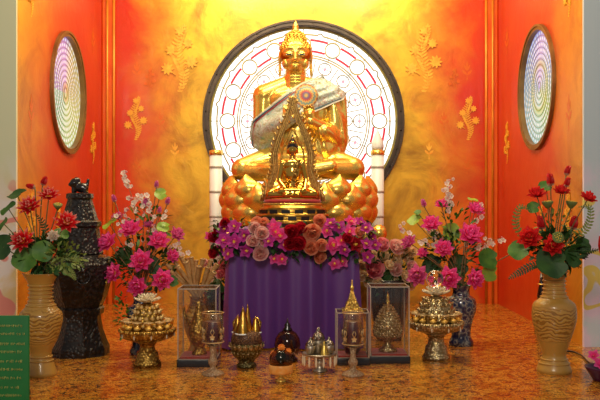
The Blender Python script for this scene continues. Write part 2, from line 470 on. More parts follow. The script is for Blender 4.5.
def mat_daylight_glass(side, strength):
    """backlit stained glass, pattern in the pane's own polar coordinates (local XY)"""
    m, nt, b = newmat('stained glass '+side)
    co = coord(nt); s = nt.nodes.new('ShaderNodeSeparateXYZ'); nt.links.new(co, s.inputs[0])
    x, y = s.outputs[0], s.outputs[1]
    r = math_(nt, 'SQRT', math_(nt, 'ADD', math_(nt, 'MULTIPLY', x, x), math_(nt, 'MULTIPLY', y, y)))
    a = math_(nt, 'ARCTAN2', y, x)
    if side == 'centre':
        n = noise(nt, 14, 4, 1); 
        c = ramp(nt, n, [(.0, (.93,.96,1)), (.60, (1,1,1)), (.66, (1,.93,.70)), (.70, (1,1,1)), (1, (.95,.95,1))])
        st = strength
    else:
        # staggered scales: 11 rings of cells
        k = 11/.53
        ri = math_(nt, 'MULTIPLY', r, k); ring = math_(nt, 'FLOOR', ri); fr = math_(nt, 'FRACT', ri)
        cells = math_(nt, 'MULTIPLY_ADD', a, 44/(2*PI), math_(nt, 'MULTIPLY', ring, .5))
        fa = math_(nt, 'FRACT', cells)
        d = math_(nt, 'ADD', math_(nt, 'POWER', math_(nt, 'MULTIPLY', math_(nt, 'SUBTRACT', fa, .5), 2), 2), math_(nt, 'POWER', math_(nt, 'MULTIPLY', math_(nt, 'SUBTRACT', fr, .5), 2), 2))
        cell = ramp(nt, d, [(.10, (1,1,1)), (.50, (0,0,0))])
        if side == 'left':
            sec = ramp(nt, math_(nt, 'MULTIPLY_ADD', a, 1/(2*PI), .5), [(0,(.35,.75,.62)), (.22,(.40,.72,.35)), (.40,(.55,.72,.25)), (.52,(.75,.60,.20)), (.68,(.80,.60,.25)), (.75,(.50,.25,.72)), (.98,(.45,.25,.75))])
            rr = ramp(nt, math_(nt, 'MULTIPLY', r, 1/.53), [(0,(1,.95,.7)), (.12,(.9,.45,.1)), (.2,(1,1,1)), (.88,(1,1,1)), (.93,(.25,.30,.95))])
        else:
            sec = ramp(nt, math_(nt, 'FRACT', math_(nt, 'MULTIPLY_ADD', a, 1/(2*PI), .5)), [(0,(.20,.48,.72)), (.25,(.25,.68,.55)), (.40,(.55,.75,.20)), (.55,(.30,.50,.85)), (.75,(.42,.35,.80)), (1,(.20,.48,.72))])
            rr = ramp(nt, math_(nt, 'MULTIPLY', r, 1/.53), [(0,(.3,.3,.9)), (.10,(1,1,.9)), (.30,(1,1,1)), (.36,(.9,.75,.1)), (.42,(.8,.9,.5)), (.5,(.9,1,1)), (1,(.75,.85,1))])
        c = mix(nt, cell, sec, (1, 1, 1))
        c = mix(nt, .85, c, rr, 'MULTIPLY')
        st = strength
    b.inputs['Base Color'].default_value = (.2,.2,.2,1); b.inputs['Roughness'].default_value = .2
    nt.links.new(c, b.inputs['Emission Color']); b.inputs['Emission Strength'].default_value = st
    return m
M['sg_centre'] = mat_daylight_glass('centre', 1.5)
M['sg_left'] = mat_daylight_glass('left', .75)
M['sg_right'] = mat_daylight_glass('right', .75)
M['redglass'] = mat_emit('red glass strip', (.62, .005, .03), .9)
M['pinkglass'] = mat_emit('pink glass', (.95, .35, .45), 1.0)

# ------------------------------------------------------------------ setting
WX, YB, YF, ZC = 2.0, 8.46, 5.9, 4.0
def holed_wall(name, m, c, r, u0, u1, v0, v1, axis, pos, depth, parent=None):
    """wall with a round opening. axis 'y' => plane y=pos with u=x ; axis 'x' => plane x=pos with u=y; depth = signed thickness"""
    seg = 96; mb = MB(); ang = []
    for k in range(seg): ang.append(2*PI*k/seg)
    cu, cv = c
    for (uu, vv) in ((u0,v0),(u1,v0),(u1,v1),(u0,v1)):
        a = math.atan2(vv-cv, uu-cu) % (2*PI); ang.append(a)
    ang = sorted(set(round(a, 6) for a in ang)); n = len(ang)
    def pt(u, v, dpt): return (u, pos+dpt, v) if axis == 'y' else (pos+dpt, u, v)
    v = []
    for a in ang:
        dx, dy = math.cos(a), math.sin(a)
        ts = []
        if dx > 1e-9: ts.append((u1-cu)/dx)
        if dx < -1e-9: ts.append((u0-cu)/dx)
        if dy > 1e-9: ts.append((v1-cv)/dy)
        if dy < -1e-9: ts.append((v0-cv)/dy)
        t = min(ts)
        v += [pt(cu+r*dx, cv+r*dy, 0), pt(cu+t*dx, cv+t*dy, 0), pt(cu+t*dx, cv+t*dy, depth), pt(cu+r*dx, cv+r*dy, depth)]
    f = []
    for i in range(n):
        b = i*4; e = ((i+1) % n)*4
        for k in range(4): f.append((b+k, b+(k+1) % 4, e+(k+1) % 4, e+k))
    mb.add(v, f); o = mb.build(name, m, parent, smooth=False)
    bm = bmesh.new(); bm.from_mesh(o.data); bmesh.ops.recalc_face_normals(bm, faces=bm.faces); bm.to_mesh(o.data); bm.free()
    return o
fl = struct(MB().box(-4.5, 4.5, 2.0, YB+.2, -.12, 0).build('floor', M['floor'], smooth=False))
struct(MB().box(-4.5, 4.5, 4.6, YB+.2, ZC, ZC+.1).build('ceiling', M['ceiling'], smooth=False))
CZ = 1.853; CXW = 0.035; RW = 1.0
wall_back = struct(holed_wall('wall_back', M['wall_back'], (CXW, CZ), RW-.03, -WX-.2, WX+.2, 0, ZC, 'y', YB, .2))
LY, LZ, RY, RZ, RS = 7.18, 1.965, 7.03, 1.99, .510
wall_left = struct(holed_wall('wall_left', M['wall_side'], (LY, LZ), RS-.02, YF, YB, 0, ZC, 'x', -WX, -.2))
wall_right = struct(holed_wall('wall_right', M['wall_side'], (RY, RZ), RS-.02, YF, YB, 0, ZC, 'x', WX, .2))
struct(MB().box(-4.5, -WX, YF-.03, YF, 0, ZC).build('wall_front_left', M['mural_left'], smooth=False))
struct(MB().box(WX, 4.5, YF-.03, YF, 0, ZC).build('wall_front_right', M['mural_right'], smooth=False))
# corner pilasters and mouldings
n = 0
for sx in (-1, 1):
    a = sx*WX; b_ = sx*(WX-.12)
    t = struct(MB().bbox(min(a, b_), max(a, b_), YB-.05, YB, 0, ZC, .01).build('trim_%d' % (n+1), M['trim_red'], smooth=False)); n += 1
    MB().tube([(b_, YB-.05, 0), (b_, YB-.05, ZC)], .014, 10).build('moulding', M['trim'], t)
    MB().tube([(sx*(WX-.055), YB-.055, 0), (sx*(WX-.055), YB-.055, ZC)], .012, 10).build('moulding', M['trim'], t)

def win_matrix(c, axis):
    # local X = horizontal in wall, local Y = up, local Z = into the room
    if axis == 'back': return Matrix.Translation(c) @ Matrix(((1,0,0,0),(0,0,-1,0),(0,1,0,0),(0,0,0,1)))
    if axis == 'left': return Matrix.Translation(c) @ Matrix(((0,0,1,0),(1,0,0,0),(0,1,0,0),(0,0,0,1)))
    return Matrix.Translation(c) @ Matrix(((0,0,-1,0),(-1,0,0,0),(0,1,0,0),(0,0,0,1)))
def window(name, c, axis):
    o = bpy.data.objects.new(name, None); COL.objects.link(o); o['kind'] = 'structure'
    o.matrix_world = win_matrix(Vector(c), axis); ORG[o] = Vector((0,0,0)); return o

# big wheel window, units: 1 photo pixel at the back wall
w1 = window('window_1', (CXW, YB, CZ), 'back'); u = YB/F
def wb(mb, name, m, par): return mb.build(name, m, par, smooth=False)
mb = MB()
for (r0, r1, z0, z1) in ((93.8,100.5,-.02,.05), (94.6,96.4,.05,.065), (98.2,100.2,.05,.065)): mb.ring_flat(r0*u, r1*u, 0, 2*PI, z0, z1, 128)
wb(mb, 'window_frame', M['frame'], w1)
mb = MB()
for k in range(32): mb.ell((97.4*u*math.cos(k*PI/16+.1), 97.4*u*math.sin(k*PI/16+.1), .05), .011, 8)
mb.build('rivets', M['frame'], w1)
mb = MB(); mb.ring_flat(.001, 95*u, 0, 2*PI, -.03, -.02, 96); wb(mb, 'glass_pane', M['sg_centre'], w1)
mb = MB(); zz = (-.02, .0)
mb.ring_flat(92*u, 94*u, 0, 2*PI, *zz, 128)
N = 16
for k in range(N):
    a = k*2*PI/N; cx, cy = 76*u*math.cos(a), 76*u*math.sin(a)
    mb.ring_flat(86.0*u, 87.2*u, a-.16, a+.16, *zz)
    # wavy line between
    pts = []
    for i in range(13):
        t = i/12; ang = a+.16+(2*PI/N-.32)*t; rr = (86.6+2.2*math.sin(PI*t))*u
        pts.append((rr*math.cos(ang), rr*math.sin(ang), -.01))
    mb.tube(pts, .0065, 5)
    for rr in (66.0, 63.8): mb.ring_flat((rr-.5)*u, (rr+.5)*u, a-PI/N, a+PI/N, *zz, seg=6)
    for (r0, r1) in ((84.5, 92.5), (64, 67.5)):
        mb.tube([(r0*u*math.cos(a), r0*u*math.sin(a), -.01), (r1*u*math.cos(a), r1*u*math.sin(a), -.01)], .004, 5)
    # petal loops pointing inwards
    for (ra, rb, wv) in ((62, 50, 6.5), (49, 37, 5.0), (36, 24, 3.8)):
        pts = []
        for i in range(16):
            q = 2*PI*i/16; rr = ((ra+rb)/2+(ra-rb)/2*math.cos(q))*u; ww = wv*math.sin(q)*u
            pts.append((rr*math.cos(a)-ww*math.sin(a), rr*math.sin(a)+ww*math.cos(a), -.012))
        mb.tube(pts, .005, 4, closed=True)
        mb.tube([(pts[0][0],pts[0][1],-.012),(pts[8][0],pts[8][1],-.012)], .003, 4); mb.tube([(pts[4][0],pts[4][1],-.012),(pts[12][0],pts[12][1],-.012)], .003, 4)
    mb.tube([(62*u*math.cos(a+PI/N), 62*u*math.sin(a+PI/N), -.012), (20*u*math.cos(a+PI/N), 20*u*math.sin(a+PI/N), -.012)], .0042, 4)
wb(mb, 'leading', M['lead'], w1)
for k in range(N):
    a = k*2*PI/N; cx, cy = 76*u*math.cos(a), 76*u*math.sin(a)
    mb = MB(); mb.ring_flat(6.9*u, 8.0*u, 0, 2*PI, -.02, .006, 28, c=(cx, cy)); wb(mb, 'medallion', M['lead'], w1)
mb = MB()
for k in range(N):
    a = k*2*PI/N
    mb.ring_flat(80.5*u, 82.5*u, a+.085, a+2*PI/N-.085, -.02, -.004)
    mb.ring_flat(69.4*u, 71.3*u, a+.085, a+2*PI/N-.085, -.02, -.004)
wb(mb, 'red_glass', M['redglass'], w1)
mb = MB()
for k in range(N):
    a = k*2*PI/N
    for rr, sz in ((56, 1.6), (43, 1.3), (30, 1.0)):
        mb.ell((rr*u*math.cos(a), rr*u*math.sin(a), -.012), (sz*u, sz*u, .006), 8)
mb.build('pink_glass', M['pinkglass'], w1)
# side wheel windows
for name, c, ax, mt in (('window_2', (-WX, LY, LZ), 'left', 'sg_left'), ('window_3', (WX, RY, RZ), 'right', 'sg_right')):
    w = window(name, c, ax)
    mb = MB(); mb.ring_flat(RS-.03, RS+.01, 0, 2*PI, -.05, .022, 96); mb.ring_flat(RS-.004, RS+.016, 0, 2*PI, .0, .03, 96); wb(mb, 'window_frame', M['frame_gold'], w)
    mb = MB(); mb.ring_flat(.001, RS-.02, 0, 2*PI, -.03, -.02, 96); wb(mb, 'glass_pane', M[mt], w)
    mb = MB()
    for i in range(1, 11): mb.ring_flat(i*.0482-.0012, i*.0482+.0012, 0, 2*PI, -.02, -.016, 64)
    wb(mb, 'leading', M['lead'], w)

# gilt stencil motifs on the walls
def motif(mb, T, size, kind):
    cnt = [0]
    def leaf(x, y, ang, L, W):
        v = []; cnt[0] += 1; th = .002+.0004*cnt[0]
        for i in range(9):
            t = i/8; w = .6*W*math.sin(PI*t)**.8
            v += [(t*L, -w, 0), (t*L, w, 0), (t*L, -w, th), (t*L, w, th)]
        f = []
        for i in range(8):
            b = i*4; f += [(b+2,b+6,b+7,b+3), (b,b+4,b+6,b+2), (b+1,b+3,b+7,b+5)]
        mb.add(v, f, M=T @ Matrix.Translation((x*size, y*size, 0)) @ Matrix.Rotation(ang, 4, 'Z') @ Matrix.Scale(size, 4))
    if kind == 'spray':
        for i in range(22):
            t = i/21; x = .12*math.sin(t*8); y = -1+1.9*t; q = .35+.65*math.sin(PI*t)
            for sg in (-1, 1): leaf(x, y, PI/2+sg*.95, .26*q, .05)
            leaf(x, y, PI/2+.3*math.sin(i*2.1), .12, .025)
        for (x, y, n_, L) in ((-.36, -.32, 9, .20), (.34, -.12, 9, .20), (-.26, .22, 8, .17), (.24, .42, 8, .15), (0, .78, 7, .15)):
            for k in range(n_): leaf(x, y, k*2*PI/n_, L, .06)
            leaf(x*.3, y-.2, math.atan2(.2, x*.7), abs(x)*.7+.02, .02)
    elif kind == 'spade':
        for sg in (-1, 1):
            leaf(0, -.5, PI/2+sg*.8, .7, .22); leaf(0, -.1, PI/2+sg*.45, .7, .16)
        leaf(0, .0, PI/2, .9, .15); leaf(0, -.8, PI/2, .5, .05); leaf(0, -1.1, PI/2, .4, .1)
M['stencil'] = mat('gilt stencil', (.88, .50, .05), .4, .1, (.80, .34, .025), 20)
M['stencil_dim'] = mat('dull stencil', (.70, .13, .008), .4, .1, (.62, .15, .01), 20)
def wall_motif(px, py, size_px, kind, m, flip=1):
    s_ = YB/F; T = Matrix.Translation(P(px, py, YB)+Vector((0, -.001, 0))) @ Matrix(((1,0,0,0),(0,0,-1,0),(0,1,0,0),(0,0,0,1)))
    mb = MB(); motif(mb, T, size_px*s_, kind); autosmooth(mb.build('gilt_motif', M[m], wall_back, smooth=False))
for (px, py, sz, k, m) in ((180,58,34,'spray','stencil'), (136,118,22,'spray','stencil'), (150,80,12,'spray','stencil_dim'), (137,70,10,'spade','stencil_dim'), (160,120,10,'spade','stencil_dim'), (137,165,9,'spade','stencil_dim'), (175,150,9,'spade','stencil')):
    wall_motif(px, py, sz, k, m); wall_motif(604-px, py, sz, k, m, -1)
for i, (yy, zz_) in enumerate(((6.2,2.6), (6.2,1.7), (6.2,.9), (8.05,2.6), (8.05,1.6), (7.6,.9), (6.9,.8))):
    for (wl, ax) in ((wall_left, 'left'), (wall_right, 'right')):
        T = win_matrix(Vector((-WX+.001 if ax == 'left' else WX-.001, yy, zz_)), ax)
        mb = MB(); motif(mb, T, .14 if i % 2 else .2, 'spade' if i % 2 else 'spray'); mb.build('gilt_motif', M['stencil_dim' if i % 2 else 'stencil'], wl, smooth=False)

# ------------------------------------------------------------------ sculpting helper
def blob(mb, name, m, parent, voxel, smooth=4, factor=.5):
    o = mb.build(name, m, parent)
    r = o.modifiers.new('r', 'REMESH'); r.mode = 'VOXEL'; r.voxel_size = voxel; r.use_smooth_shade = True
    if smooth:
        s = o.modifiers.new('s', 'SMOOTH'); s.iterations = smooth; s.factor = factor
    bpy.context.view_layer.update()
    dg = bpy.context.evaluated_depsgraph_get()
    me = bpy.data.meshes.new_from_object(o.evaluated_get(dg), depsgraph=dg)
    o.modifiers.clear(); old = o.data; o.data = me; bpy.data.meshes.remove(old)
    me.polygons.foreach_set('use_smooth', [True]*len(me.polygons))
    if not me.materials: me.materials.append(m)
    return o

# ------------------------------------------------------------------ big golden statue
DB = 7.6; S = DB/F
def B(px, py, dy=0): v = P(px, py, DB); v.y += dy*S; return v      # dy in pixels, negative = nearer
def R3(a, b, c): return (a*S, b*S, c*S)
# plinth behind the table
pl = thing('altar_plinth', (0.0, DB+.02, 0), 'tall gold plinth carrying the big lotus pedestal, behind the purple table', 'plinth')
autosmooth(MB().bbox(-.62, .62, DB-.36, DB+.4, 0, .70, .02).build('plinth_body', M['gold_dark'], pl))
autosmooth(MB().bbox(-.68, .68, DB-.42, DB+.46, .70, .80, .02).build('plinth_top', M['gold_dark'], pl))
# lotus pedestal
zb = B(299, 222).z
lp = thing('lotus_pedestal', (B(299, 0).x, DB, .80), 'big golden lotus flower pedestal with bulging petals under the large statue', 'lotus pedestal')
o_ = lp.location
core = MB().lathe([(.50,0),(.56,.04),(.60,.12),(.61,.22),(.60,.32),(.57,.37),(.3,.38)], tuple(o_), 48, 1, .62)
core.build('pedestal_core', M['gold'], lp)
def fat_petal(mb, T, w, h, th):
    v = []; f = []; nu, nv = 10, 10
    for i in range(nv+1):
        t = i/nv; prof = math.sin(PI*min(1, (t*.90+.10)))**.6 if t < 1 else 0
        if t > .5: prof = math.sin(PI*.55)**.6*(1-((t-.5)/.5)**1.7)
        for k in range(nu+1):
            q = -1+2*k/nu; x = q*w*max(prof, .02)
            bulge = th*math.sqrt(max(0, 1-q*q))*math.sin(PI*(t*.85+.12))
            v.append((x, -bulge-.12*th*(1-abs(q))*t, t*h))
    for i in range(nv):
        for k in range(nu): a = i*(nu+1)+k; f.append((a, a+1, a+nu+2, a+nu+1))
    mb.add(v, f, M=T)
for (row, nn, z0, hh, ww, off, rad) in ((0, 13, .01, .27, .165, 0, .60), (1, 13, .12, .28, .165, .5, .60), (2, 13, .22, .25, .135, 0, .575)):
    for k in range(nn):
        a = 2*PI*(k+off)/nn
        T = Matrix.Translation((o_.x+rad*math.cos(a)*1.02, o_.y+rad*.64*math.sin(a), o_.z+z0)) @ Matrix.Rotation(math.atan2(math.sin(a)/.8, math.cos(a))+PI/2, 4, 'Z') @ Matrix.Rotation(-.10+row*.10, 4, 'X')
        mb = MB(); fat_petal(mb, T, ww, hh, .115); mb.build('petal', M['gold'], lp)
# figure
bd = thing('buddha_statue', (B(297, 0).x, DB, 1.18), 'large golden seated Buddha statue with patterned shawl in front of the wheel window', 'statue')
mb = MB()
mb.ell(B(297, 112, 2), R3(31, 19, 27), 24); mb.ell(B(297, 100, 2), R3(34, 17, 15), 24)
mb.ell(B(297, 138, 2), R3(27, 20, 22), 24); mb.ell(B(298, 160, 2), R3(33, 26, 16), 24)
mb.cap(B(296, 96, 1), B(295, 78, 0), 13*S, 11*S)
mb.cap(B(284, 86, 2), B(264, 96, 2), 9.5*S, 12*S); mb.cap(B(308, 86, 2), B(332, 96, 2), 9.5*S, 12*S)
mb.cap(B(264, 98, 2), B(262, 134, 0), 11.5*S, 9.5*S); mb.cap(B(262, 134, 0), B(286, 122, -26), 9*S, 6*S)
mb.cap(B(333, 98, 2), B(336, 136, 0), 11.5*S, 10*S); mb.cap(B(336, 136, 0), B(310, 124, -26), 9*S, 6*S)
body = blob(mb, 'body', M['gold'], bd, .0115, 5)
# folded robe over the near arm, and the crossed legs
mb = MB()
mb.cap(B(335, 100, 3), B(338, 140, 2), 12.5*S, 11*S); mb.cap(B(338, 140, 2), B(322, 133, -18), 11*S, 8*S)
mb.cap(B(341, 138, 4), B(336, 152, 0), 9*S, 9*S)
mb.ell(B(322, 148, -4), R3(16, 14, 16), 20)
blob(mb, 'robe_sleeve', M['gold_fold'], bd, .0115, 3)
mb = MB()
for (a, b, ra, rb) in ((B(275,160,4), B(243,170,-10), 16, 11.5), (B(322,160,4), B(353,169,-10), 16, 11.5),
                       (B(243,171,-10), B(300,176,-34), 10.5, 9), (B(353,170,-10), B(290,170,-36), 11, 9),
                       (B(300,174,-34), B(330,168,-34), 8, 6)):
    mb.cap(a, b, ra*S, rb*S)
mb.ell(B(298, 170, -10), R3(50, 28, 12), 24)
blob(mb, 'crossed_legs', M['gold'], bd, .0115, 4)
# hands held before the chest
def hand(mb, wrist, palm_dir, side, sc):
    w = Vector(wrist); d = Vector(palm_dir).normalized(); x = Vector((side, 0, 0)); n_ = d.cross(x).normalized(); x = n_.cross(d).normalized()
    c = w+d*5*sc
    mb.cap(w, c+d*2*sc, 4.2*sc, 4.6*sc, 10)
    for k in range(4):
        q = (k-1.5)*2.5*sc; L = (6.5, 7.5, 7.2, 5.6)[k]*sc
        a = c+d*3*sc+x*q; b = a+d*L*.55+x*q*.12; e = b+d*L*.4-n_*L*.25
        mb.cap(a, b, 1.35*sc, 1.2*sc, 8); mb.cap(b, e, 1.2*sc, .9*sc, 8)
    a = w+d*3*sc-x*4*sc; b = a+(d-x*.9).normalized()*4.5*sc; mb.cap(a, b, 1.6*sc, 1.4*sc, 8); mb.cap(b, b+d*3.5*sc, 1.4*sc, 1.0*sc, 8)
mb = MB(); hand(mb, B(286,123,-26), (.25,-.15,1), -1, S*1.05); blob(mb, 'hand', M['gold'], bd, .007, 2)
mb = MB(); hand(mb, B(311,124,-26), (-.2,-.15,1), 1, S*1.05); blob(mb, 'hand', M['gold'], bd, .007, 2)
# head with face
mb = MB()
mb.ell(B(295.5, 54, 0), R3(15.2, 16, 16), 28); mb.ell(B(295.5, 62, -2), R3(12.8, 13, 14), 28); mb.ell(B(295.5, 70, -5), R3(9, 9, 7), 20)
mb.cap(B(295.5,55,-15.5), B(295.5,62,-17.6), 1.6*S, 2.2*S)                 # nose
mb.ell(B(293.2,63,-15.6), 1.5*S, 8); mb.ell(B(297.8,63,-15.6), 1.5*S, 8)
mb.ell(B(295.5,67.6,-13.9), R3(4.6, 2.4, 1.1)); mb.ell(B(295.5,69.5,-13.6), R3(3.8, 2.4, 1.2))
for sg in (-1, 1):
    mb.ell(B(295.5+sg*6.3, 56.2, -12.9), R3(4.6, 3.0, 2.4))                # eyelid
    for i in range(7):
        t = i/6; mb.ell(B(295.5+sg*(1.8+9*t), 52.5-2.2*math.sin(PI*(t*.8+.2)), -15.3+4.5*t*t), .95*S, 8)   # brow
    mb.ell(B(295.5+sg*9, 65, -7), R3(4.5, 5, 5.5))
    mb.ell(B(295.5+sg*15.6, 58, 1), R3(1.7, 3.4, 7.5)); mb.ell(B(295.5+sg*15.6, 69, 1), R3(1.6, 2.2, 9))   # long ears
mb.cap(B(295.5, 72, 0), B(295.5, 84, 0), 10.6*S, 11.5*S)
hd = blob(mb, 'head', M['gold'], bd, .0055, 2)
for sg in (-1, 1): MB().ell(B(295.5+sg*6.3, 57.3, -15.2), R3(3.2, .8, .75), 12).build('eye', M['black'], hd)
for sg in (-1, 1):
    for dx in (-2.3, 2.3): MB().ell(B(295.5+sg*6.3+dx, 57.4, -15.1), R3(.8, .8, .4), 8).build('eye_white', M['white'], hd)
mb = MB()
mb.lathe([(16.2*S, -6*S), (16.4*S, 0), (15.6*S, 6*S), (13.6*S, 11*S), (10.8*S, 14.5*S), (9.8*S, 17*S), (8.6*S, 20.5*S), (5.6*S, 23.5*S), (1.5*S, 25*S)], tuple(B(295.5, 55, 2)), 32, 1, 1.02)
hair = mb.build('hair', M['gold_dark'], bd)
mb = MB(); c0 = B(295.5, 55, 2)
for (zr, rr, n_) in ((7.5,15.2,26), (9.7,13.9,24), (11.8,12.3,22), (13.6,10.6,18), (15.4,10.5,18),(17.3,9.8,17),(19.3,9.1,16),(21.3,7.8,13), (23,5.3,9), (24.4,3,6)):
    for k in range(n_):
        a = 2*PI*(k+.5*(zr % 2 > 1))/n_; mb.ell(c0+Vector((rr*S*math.cos(a), rr*S*1.02*math.sin(a), zr*S)), 1.35*S, 6)
for k in range(11):
    a = PI+PI*k/10; mb.ell(c0+Vector((15.4*S*math.cos(a), 16.5*S*math.sin(a), (5+.25*abs(k-5))*S)), 1.35*S, 6)
mb.build('hair_curls', M['gold_curl'], hair)
mb = MB(); mb.lathe([(3.4*S,0),(4*S,1*S),(2.4*S,2.2*S),(3.2*S,4*S),(2.6*S,6*S),(1.6*S,8*S),(.4*S,11*S)], tuple(B(295.5, 31, 2)), 14)
mb.build('flame_finial', M['gold'], hair)
# shawl draped on the chest: follows the body surface
bpy.context.view_layer.update()
def bvh_of(objs):
    vs_, fs = [], []
    for o in objs:
        b = len(vs_); off = ORG[o]
        vs_ += [v.co+off for v in o.data.vertices]; fs += [tuple(b+i for i in p.vertices) for p in o.data.polygons]
    return BVHTree.FromPolygons(vs_, fs)
bv = bvh_of([c for c in bd.children if c.name.split('.')[0] in ('body', 'robe_sleeve')])
E1 = [(322,77),(313,79),(301,85),(289,93),(276,103),(263,113),(252,122),(250,134),(252,146)]
E2 = [(346,94),(343,101),(331,106),(318,112),(305,119),(292,127),(281,136),(275,146),(266,156)]
def lerp_poly(E, t):
    x = t*(len(E)-1); i = min(int(x), len(E)-2); q = x-i
    return (E[i][0]*(1-q)+E[i+1][0]*q, E[i][1]*(1-q)+E[i+1][1]*q)
def drape(E1, E2, nt, nu, off, u0=0, u1=1):
    rows = []
    for i in range(nt+1):
        a = lerp_poly(E1, i/nt); b = lerp_poly(E2, i/nt); row = []
        for k in range(nu+1):
            q = u0+(u1-u0)*k/nu; px, py = a[0]*(1-q)+b[0]*q, a[1]*(1-q)+b[1]*q
            w = B(px, py); hit = bv.ray_cast(Vector((w.x, DB-1.5, w.z)), Vector((0, 1, 0)))
            row.append([w.x, hit[0].y if hit[0] is not None else None, w.z])
        rows.append(row)
    # fill and smooth depth
    for row in rows:
        for k in range(len(row)):
            if row[k][1] is None:
                c = [r[1] for r in row if r[1] is not None]; row[k][1] = (max(c) if c else DB)
    for it in range(8):
        new = [[p[1] for p in r] for r in rows]
        for i in range(len(rows)):
            for k in range(len(rows[0])):
                nb = [rows[a][b][1] for a, b in ((i-1,k),(i+1,k),(i,k-1),(i,k+1)) if 0 <= a < len(rows) and 0 <= b < len(rows[0])]
                new[i][k] = min(rows[i][k][1], sum(nb)/len(nb)) if it < 4 else (rows[i][k][1]+sum(nb)/len(nb))/2
        for i in range(len(rows)):
            for k in range(len(rows[0])): rows[i][k][1] = new[i][k]
    v = []; uv = []
    for i, r in enumerate(rows):
        for k, p in enumerate(r):
            fold = .006*math.sin(k*1.3+i*.15)
            v.append((p[0], p[1]-off+fold, p[2])); uv.append((k/nu, i/nt))
    W_ = nu+1
    f = [(i*W_+k, i*W_+k+1, (i+1)*W_+k+1, (i+1)*W_+k) for i in range(nt) for k in range(nu)]
    return v, f, uv
v, f, uv = drape(E1, E2, 40, 20, .022)
sh = MB().add(v, f, uv).build('shawl', M['shawl'], bd)
sm = sh.modifiers.new('t', 'SOLIDIFY'); sm.thickness = .006
for (u0, u1, c) in ((.0, .05, (.72,.66,.50)), (.05, .10, (.02,.10,.16)), (.10, .14, (.42,.04,.05)), (.90, .94, (.02,.10,.16)), (.94, 1.0, (.78,.74,.62))):
    m_ = mat('shawl border', c, .5)
    v, f, uv = drape(E1, E2, 40, 2, .031, u0, u1)
    b_ = MB().add(v, f, uv).build('border', m_, sh)
# round medallion
cxp, cyp = 306, 98; mbm = MB(); v = []; f = []; uv = []
for i in range(7):
    for k in range(32):
        a = 2*PI*k/32; rr = i/6*11.5; w = B(cxp+rr*math.cos(a), cyp+rr*math.sin(a))
        h = bv.ray_cast(Vector((w.x, DB-1.5, w.z)), Vector((0,1,0)))
        v.append(Vector((w.x, (h[0].y if h[0] is not None else DB-.1), w.z))); uv.append((i/6*math.cos(a), i/6*math.sin(a)))
ym = sum(p.y for p in v)/len(v)
for p in v: p.y = p.y*.4+ym*.6-.055
for i in range(6):
    for k in range(32): j = (k+1) % 32; f.append((i*32+k, i*32+j, (i+1)*32+j, (i+1)*32+k))
MB().add(v, f, uv).build('embroidered_medallion', M['medallion'], sh)

# ------------------------------------------------------------------ tall white candle pillars
def candle_pillar(px, ytop, tip, label):
    d = 8.12; c = P(px, 0, d); t = thing('pillar_candle', (c.x, d, 0), label, 'candle', None)
    zt = P(0, ytop, d).z; r = .062
    MB().lathe([(.13,0),(.13,.03),(.09,.06),(.075,.12),(.075,.16)], (c.x,d,0), 28).build('candle_base', M['gold'], t)
    MB().lathe([(r,.16),(r,zt-.05)], (c.x,d,0), 28).build('wax_column', M['white'], t)
    MB().lathe([(r+.004,zt-.05),(r+.006,zt-.03),(r+.002,zt-.005),(r-.02,zt)], (c.x,d,0), 28).build('gold_collar', M['gold'], t)
    for q in range(4):
        z = zt-.18-.24*q; MB().lathe([(r+.002,z),(r+.004,z+.004),(r+.004,z+.018),(r+.002,z+.022)], (c.x,d,0), 28).build('silver_band', M['edge_grey'], t)
    if tip:
        MB().lathe([(r-.008,zt),(r,zt+.03),(r-.006,zt+.08),(.03,zt+.14),(.012,zt+.18),(.001,zt+.21)], (c.x,d,0), 24).build('flame_bulb', M['white'], t)
candle_pillar(216, 150, False, 'white pillar candle with flat gold top, left of the large statue')
candle_pillar(377.5, 150, True, 'white pillar candle with pointed bulb tip, right of the large statue')
bl = thing('gold_urn', (P(379,0,7.0).x, 7.0, 0), 'round gold urn standing low beside the right pillar candle', 'urn')
MB().lathe([(.06,0),(.06,.03),(.03,.08),(.02,.6),(.02,.69),(.045,.71),(.064,.74),(.066,.77),(.055,.81),(.02,.835)], tuple(bl.location), 24).build('urn_body', M['gold'], bl)

# ------------------------------------------------------------------ altar table
TX0, TX1, TY0, TY1, TZ = -.49, .385, 5.76, 6.42, .83
tb = thing('altar_table', ((TX0+TX1)/2, 6.1, 0), 'altar table standing in the middle under floor-length purple cloth', 'table')
MB().box(TX0+.02, TX1-.02, TY0+.03, TY1, TZ-.03, TZ).build('tabletop', M['wood_plain'], tb, smooth=False)
for x in (TX0+.06, TX1-.06):
    for y in (TY0+.08, TY1-.06): MB().box(x-.02, x+.02, y-.02, y+.02, 0, TZ-.03).build('leg', M['wood_plain'], tb, smooth=False)
# cloth
def cloth():
    pts = []; 
    xs = TX1-TX0; ys = TY1-TY0
    per = []
    n1, n2 = 150, 60
    for i in range(n2): per.append((TX0, TY1-ys*i/n2, -1, 0))
    for i in range(n1): per.append((TX0+xs*i/n1, TY0, 0, -1))
    for i in range(n2+1): per.append((TX1, TY0+ys*i/n2, 1, 0))
    v = []; f = []; nz = 14; n = len(per); uv = []
    for j in range(nz+1):
        t = j/nz; z = TZ+.004-t*(TZ-.006)
        for i, (x, y, nx, ny) in enumerate(per):
            ss = i*.0105; w = .046*t**.6*(math.sin(ss*9.5+1.2*math.sin(ss*3.1))+.5*math.sin(ss*23+1)) + .012*t
            # round the corners
            v.append((x+nx*w, y+ny*w, z)); uv.append((i/n, t))
    for j in range(nz):
        for i in range(n-1): a = j*n+i; f.append((a, a+1, a+n+1, a+n))
    mb = MB().add(v, f, uv)
    mb.box(TX0, TX1, TY0, TY1, TZ, TZ+.005)
    return mb
co_ = cloth().build('altar_cloth', M['purple'])
tag(co_, 'purple satin cloth hanging in pleats over the altar table', 'tablecloth')
